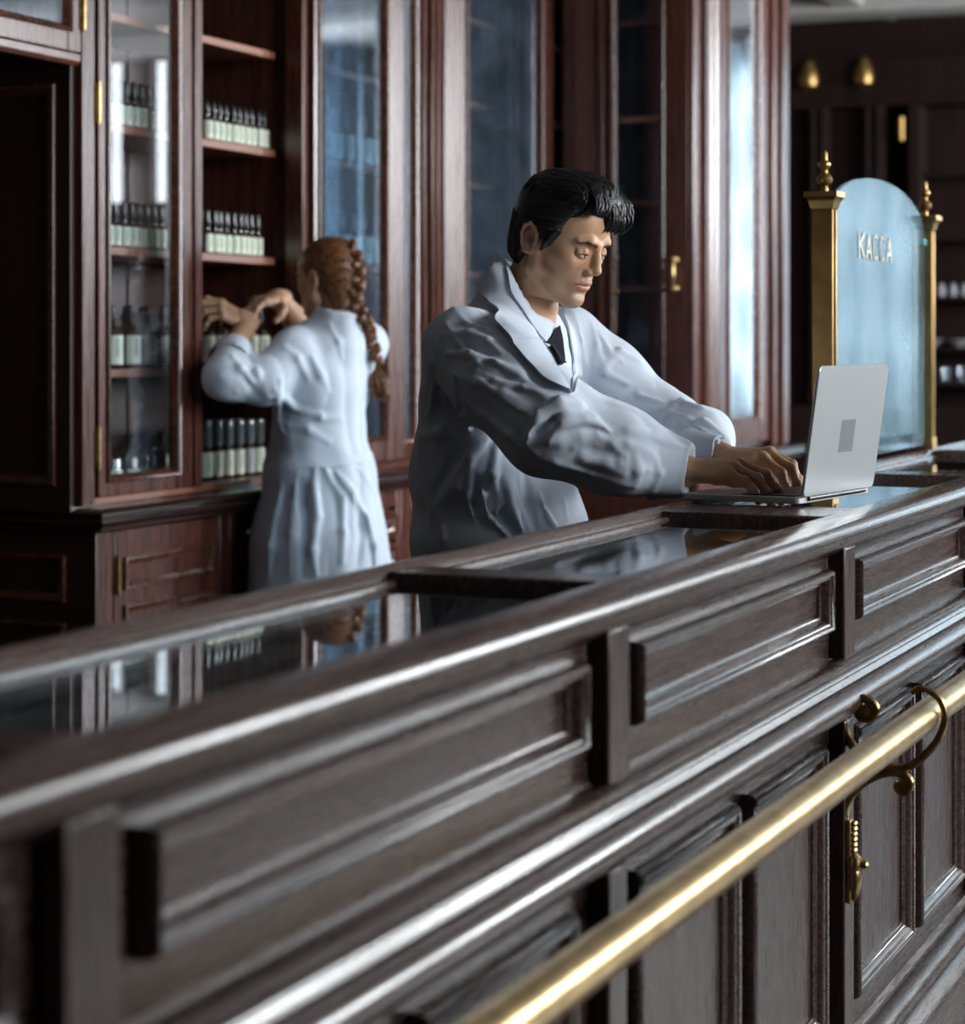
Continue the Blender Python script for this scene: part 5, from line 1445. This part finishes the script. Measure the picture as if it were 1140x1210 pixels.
for sx in (-1, 1):
    wb.chain([(5.45+sx*.075, 2.86, .86), (5.45+sx*.07, 2.85, .47), (5.45+sx*.07, 2.87, .28), (5.45+sx*.07, 2.89, .08)], [.085, .052, .050, .033], k=.02)
    wb.cap((5.45+sx*.07, 2.86, .05), (5.45+sx*.08, 3.0, .035), .034, .028, k=.02)
wbody = sdf_mesh('body', [shift(x, WOo) for x in (wb.polys(), fa1, fa2, wh, lh, rh)], M_SKIN, wom)
paint(wbody, (.55, .33, .21), [([tuple(WM@Vector((-.006, .082, 0))-WOo)], .008, (.5, .22, .15), .6, .01)])
for sx in (-1, 1):
    sh = SDF((5.2, 2.7, -.01), (5.7, 3.1, .12), .006)
    sh.cap((5.45+sx*.07, 2.86, .04), (5.45+sx*.08, 3.01, .03), .040, .034, k=0); sh.op((5, 2, -1), (6, 4, .0), lambda x, y, z: z+x*0+y*0, 's', k=0)
    sdf_mesh('shoe', [shift(sh.polys(), WOo)], M_SHOE, wom)
# hair
wr = SDF((-.15, -.12, -.14), (.13, .12, .17), .0022)
wr.ell((-.016, 0, .046), (.102, .084, .090), k=0)
wr.ell((-.055, 0, -.005), (.056, .066, .070), k=.03)
wr.ell((-.050, -.004, -.050), (.042, .052, .050), k=.03)
wr.ell((-.054, -.004, -.088), (.040, .052, .036), k=.02)
wr.op((-.2, -.2, -.2), (.2, .2, .2), lambda x, y, z: -np.minimum(x-(.022+np.maximum(0, z-.005)*.55), (.082-z)+0*y), 's', k=.010)
wr.op((-.2, -.2, -.2), (.2, .2, .2), lambda x, y, z: -np.minimum(x+.012-np.minimum(0, z+.02)*.5+0*y, (-.004-z)), 's', k=.010)
for y in (-1, 1): wr.ell((-.012, y*.088, -.004), (.020, .022, .026), 's', k=.006)
whair = sdf_mesh('hair', [shift(xf(wr.polys(), WM), WOo)], M_GINGER, wom)
rw = random.Random(5); hm = MB()
def catmull(P, m=5):
    out = []
    for i in range(len(P)-1):
        p0 = P[max(i-1, 0)]; p1 = P[i]; p2 = P[i+1]; p3 = P[min(i+2, len(P)-1)]
        for k in range(m):
            t = k/m; out.append(.5*((2*p1)+(-p0+p2)*t+(2*p0-5*p1+4*p2-p3)*t*t+(-p0+3*p1-3*p2+p3)*t**3))
    out.append(P[-1]); return out
def strand(mb, P, r):
    o = catmull([Vector(p) for p in P]); L = len(o); mb.tube(o, [r*(.35+.65*math.sin(PI*min(.92, .08+i/(L-1)*.86))) for i in range(L)], n=6)
BL = [(-.080, 0, .112), (-.098, 0, .092), (-.115, 0, .055), (-.120, 0, .012), (-.112, 0, -.030), (-.098, 0, -.068)]   # line of the braid on the head
BL = [onto(wr, p) for p in BL]
def along(P, t):
    t = t*(len(P)-1); i = min(int(t), len(P)-2); return Vector(P[i]).lerp(Vector(P[i+1]), t-i)
for i in range(420):
    sd = 1 if i % 4 else -1; t = rw.uniform(0, 1); tt = int(t*7)/7*.8+t*.2       # strands gather in bundles
    e = along(BL, tt)
    s0 = Vector((.050-.075*t+rw.uniform(-.006, .006), sd*(.045+.030*min(1, t*2)), .105-.125*t+rw.uniform(-.006, .006)))
    mid = s0.lerp(e, .5)+Vector((0, sd*.03, .018*(1-t)-.006)); m2 = s0.lerp(e, .78)+Vector((-.01, sd*.02, .004))
    lf_ = .0005+.0022*abs(math.sin(t*7*PI))
    strand(hm, [onto(wr, s0, -.001), onto(wr, mid, lf_*.6), onto(wr, m2, lf_), onto(wr, e+Vector((0, sd*.008, 0)), .004)], rw.uniform(.0013, .0028))
hm.v = [tuple(WM@Vector(v)-WOo) for v in hm.v]
o = hm.build('hair_strands', M_GINGER, whair, sharp=180); o['kind'] = 'stuff'
# coat
wc = SDF((4.98, 2.55, .45), (5.80, 3.20, 1.42), .0055)
wc.ell((5.45, 2.865, 1.14), (.180, .125, .16), k=0)
wc.cap((5.335, 2.880, 1.245), (5.575, 2.815, 1.240), .058, .058, k=.05)
wc.cap((5.445, 2.822, 1.265), (5.440, 2.800, 1.365), .088, .061, k=.04)
wc.ell((5.45, 2.868, .99), (.165, .122, .10), k=.06)
wc.ell((5.45, 2.872, .90), (.172, .128, .08), k=.05)
wc.chain([(5.44, 2.87, .86), (5.43, 2.87, .70), (5.42, 2.87, .57)], [.150, .172, .180], k=.04); wc.chain([(5.47, 2.86, .86), (5.50, 2.85, .57)], [.140, .172], k=.05)
wc.op((4.9, 2.4, .2), (5.9, 3.3, .56), lambda x, y, z: (z-.555)+0*x+0*y, 's', k=.004)
CW = ELw.lerp(WLw, .40); CWr = ERw.lerp(WRw, .10)
wc.chain([SLw, SLw.lerp(ELw, .5)+Vector((.01, -.01, -.042)), ELw+Vector((.012, 0, -.004)), CW], [.060, .064, .058, .048], k=.03)
wc.chain([SRw, SRw.lerp(ERw, .55), CWr], [.066, .068, .052], k=.045)
wc.op((5.3, 2.7, 1.27), (5.6, 2.98, 1.45), lambda x, y, z: np.maximum(-((z-1.352)*.95-(y-2.80)*.25)+0*x, -9), 's', k=.005)
wc.op((5.38, 2.76, 1.27), (5.52, 2.92, 1.45), lambda x, y, z: np.maximum(np.sqrt((x-5.441)**2+(y-2.803)**2)-.050, 1.326-z), 's', k=.004)
dv = (WLw-ELw).normalized(); cc = CW+dv*.048
wc.ell(cc, (.050, .050, .050), 's', k=.005)
def WQ(l): return [(230+x/4.032, 230+y/4.032) for x, y in l]
def WQ2(l): return [(230+x/4.56, 540+y/4.56) for x, y in l]
WR_ = [
 (WQ([(180, 770), (215, 830), (265, 890)]), .014, .008),
 (WQ([(270, 760), (300, 850), (350, 960), (380, 1040)]), .016, .010),
 (WQ([(410, 880), (395, 960), (400, 1060), (420, 1130)]), .015, .011),
 (WQ([(60, 760), (120, 860), (200, 940)]), .016, .007),
 (WQ([(430, 730), (490, 780), (540, 880)]), .014, .007),
 (WQ([(560, 780), (600, 860), (640, 940)]), .014, .006),
 (WQ([(380, 930), (470, 1010), (600, 1060), (700, 1070)]), .016, .009),
 (WQ([(440, 1100), (540, 1120), (640, 1180)]), .016, .008),
 (WQ([(640, 620), (690, 700), (700, 780)]), .012, .005),
 (WQ2([(650, 40), (640, 150), (660, 320), (640, 500), (650, 640)]), .016, .012),
 (WQ2([(760, 90), (840, 200), (920, 330), (960, 480), (970, 600)]), .016, .013),
 (WQ2([(700, 60), (790, 220), (800, 400), (790, 560)]), .016, .010),
 (WQ2([(880, 60), (960, 180), (1020, 330), (1050, 520)]), .014, .010),
 (WQ2([(470, 140), (440, 300), (410, 480), (400, 640)]), .016, .010),
 (WQ2([(560, 100), (540, 260), (520, 420), (510, 620)]), .014, .008),
]
ridges(wc, [(p, r*.62, l*1.05) for p, r, l in WR_], 5, 7.6, k=.011)
grooves(wc, [(WQ2([(560, 120), (590, 260), (590, 420), (580, 640)]), .014, .008), (WQ2([(870, 220), (900, 380), (880, 560)]), .013, .006), (WQ([(230, 860), (300, 960), (380, 1080)]), .012, .006)], 5, 7.6)
wc.displace(crumple)
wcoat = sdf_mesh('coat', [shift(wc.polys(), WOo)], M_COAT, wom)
def wrib(A, B, off, nm, m, par, th=.003, curl=0):
    o = lap_ribbon(wc, A, B, off, th, nm, m, par, near=5, far=7.6, curl=curl)
    for v in o.data.vertices: v.co = v.co-WOo
    return o
wrib([(389, 377), (400, 364), (412, 360), (424, 362)], [(385, 381), (398, 377), (412, 374), (425, 376)], .006, 'collar', M_COAT2, wcoat)
wrib([(322, 546), (350, 542), (400, 540), (438, 536)], [(323, 557), (350, 554), (400, 552), (440, 546)], .006, 'belt', M_COAT2, wcoat)
# rolled cuff
MM = basis(CW+dv*.012, dv, (0, 0, 1)); m = MB(); vs = []; n = 36
prof = [(-.040, .057), (-.036, .060), (.006, .053), (.014, .051), (.014, .046), (-.01, .044)]
for (h_, rr) in prof:
    for k in range(n):
        a = 2*PI*k/n; w = 1+.05*math.sin(3*a+1); vs.append(MM@Vector((h_+.004*math.sin(2*a), rr*w*math.cos(a), rr*w*math.sin(a)))-WOo)
m.add(vs, [(i*n+k, i*n+(k+1) % n, (i+1)*n+(k+1) % n, (i+1)*n+k) for i in range(len(prof)-1) for k in range(n)]).build('cuff', M_COAT2, wcoat, sharp=60)
# the braid
BW = [WM@Vector(onto(wr, p, .001)) for p in BL]
tailpts = [(425, 377), (429, 389), (434, 402), (439, 416), (441, 430)]
for (x, y) in tailpts:
    P = wc.seen(x, y, 5, 7.6); nrm = wc.normal(P[None])[0]; q = Vector(P+nrm*.016); q.x -= .0; BW.append(q)
bs2 = SDF((5.20, 2.50, 1.00), (5.70, 3.0, 1.62), .0024)
path = catmull(BW, 8); cum = [0]
for a, b in zip(path[:-1], path[1:]): cum.append(cum[-1]+(b-a).length)
def at(sv):
    for i in range(len(cum)-1):
        if cum[i+1] >= sv: f = (sv-cum[i])/max(1e-6, cum[i+1]-cum[i]); return path[i].lerp(path[i+1], f), (path[i+1]-path[i]).normalized()
    return path[-1], (path[-1]-path[-2]).normalized()
view = Vector((math.cos(THETA), math.sin(THETA), 0)); TT = cum[-1]; nl = int(TT/.0185)
for k in range(nl):
    sv = TT*(k+.5)/nl; p, d = at(sv); side = d.cross(view).normalized(); sg = 1 if k % 2 else -1
    wdt = (.015+.011*min(1, sv/(TT*.3))) if sv < TT*.5 else .0250-.006*(sv/TT)
    a = p+side*sg*wdt*.60-d*.014+view*.004; b = p-side*sg*wdt*.15+d*.013-view*.004
    bs2.chain([a, a.lerp(b, .5)+side*sg*wdt*.18-view*.002, b], [wdt*.40, wdt*.62, wdt*.36], k=.0035)
pe, de = at(TT)
bs2.ell(pe+Vector((0, 0, -.006)), (.008, .008, .006), k=.003)
braid = sdf_mesh('braid', [shift(bs2.polys(), WOo)], M_GINGER, whair)
tl = MB()
for i in range(70):
    a = rw.uniform(-1, 1); b = rw.uniform(-1, 1); side = Vector((.46, -.887, 0))
    L = rw.uniform(.055, .098)
    s0 = pe+Vector((0, 0, -.006)); w = .026
    P = [s0+side*a*.004, s0+side*(a*w*.8)+view*(-.008+b*.006)+Vector((0, 0, -L*.35)), s0+side*(a*w+.006)+view*(-.006+b*.012)+Vector((0, 0, -L*.75)), s0+side*(a*w*.75+.010+rw.uniform(-.006, .006))+view*b*.012+Vector((0, 0, -L))]
    strand(tl, P, rw.uniform(.0022, .0042))
tl.v = [tuple(Vector(v)-WOo) for v in tl.v]
o = tl.build('braid_tail', M_GINGER, whair, sharp=180); o['kind'] = 'stuff'
# loose wisps

# ================================================================== laptop
LA = math.atan2(-.041, .301)
lap = thing('laptop', 'open silver laptop with grey rectangular sticker on its lid, standing on the counter', 'laptop', (3.582, .918, ZT+.0046), rz=LA)
M_ALU = plain('silver_aluminium', (.40, .42, .43), rough=.40, metal=.5, spec=.5)
M_ALU_D = plain('bare_aluminium_base', (.50, .50, .50), rough=.42, metal=.6)
M_KEY = plain('black_keycaps', (.012, .012, .013), rough=.35)
W2 = .152; DP = .212
def rounded(x0, x1, y0, y1, r, n=6):
    P = []
    for cx, cy, a0 in ((x1-r, y0+r, -PI/2), (x1-r, y1-r, 0), (x0+r, y1-r, PI/2), (x0+r, y0+r, PI)):
        for k in range(n+1): a = a0+PI/2*k/n; P.append((cx+r*math.cos(a), cy+r*math.sin(a)))
    return P
def slab(P, z0, z1, f):
    n = len(P); m = MB(); e = min(.0012, (z1-z0)*.3)
    cx = sum(p[0] for p in P)/n; cy = sum(p[1] for p in P)/n
    def sc(p, d): return (p[0]+(d if p[0] < cx else -d), p[1]+(d if p[1] < cy else -d))
    L = [[(*sc(p, e), z0) for p in P], [(*p, z0+e) for p in P], [(*p, z1-e) for p in P], [(*sc(p, e), z1) for p in P]]
    vs = [f(q) for l in L for q in l]; fs = [tuple(range(n-1, -1, -1)), tuple(range(3*n, 4*n))]
    for i in range(3):
        for k in range(n): k2 = (k+1) % n; fs.append((i*n+k, i*n+k2, (i+1)*n+k2, (i+1)*n+k))
    m.add(vs, fs); return m
slab(rounded(-W2, W2, 0, DP, .011), 0, .0105, lambda q: q).build('base', M_ALU_D, lap, sharp=30)
slab(rounded(-W2+.016, W2-.016, .016, .112, .003), .0102, .0106, lambda q: q).build('keyboard_well', M_KEY, lap, sharp=30)
slab(rounded(-.052, .052, .126, .205, .003), .0104, .0108, lambda q: q).build('trackpad', M_ALU, lap, sharp=30)
kb = bpy.data.objects['keyboard_well']
for r_ in range(6):
    nk = 14 if r_ < 5 else 8
    for k in range(nk):
        w = (2*W2-.036)/nk
        m = MB(); x = -W2+.018+w*k; y = .018+.0155*r_
        m.box(x+.001, x+w-.0015, y, y+.0135, .0106, .0121); m.build('key', M_KEY, kb, smooth=False)
TL = math.radians(8)
def lidf(q):     # q=(x along, height, thickness)
    x, v, w = q
    return (x, -.001-math.sin(TL)*v-math.cos(TL)*w, .0115+math.cos(TL)*v-math.sin(TL)*w)
slab(rounded(-W2, W2, .0, .2125, .011), 0, .0052, lidf).build('lid', M_ALU, lap, sharp=30)
slab(rounded(-W2+.006, W2-.006, .006, .2065, .006), -.0006, .0, lidf).build('display', M_KEY, lap, sharp=30)
slab(rounded(-.030, .030, .068, .122, .001), .0052, .0056, lidf).build('sticker', plain('grey_sticker', (.14, .145, .17), rough=.5), lap, sharp=30)
m = MB(); m.lathe((-W2+.03, -.001, .0075), [(.0045, 0), (.0045, 2*W2-.06)], axis='x', n=14); m.build('hinge_bar', M_KEY, lap)
for sx in (-1, 1):
    for yy in (.02, .19): MB().lathe((sx*(W2-.025), yy, -.0016), [(.006, 0), (.007, .0018)], n=12).build('rubber_foot', M_KEY, lap)
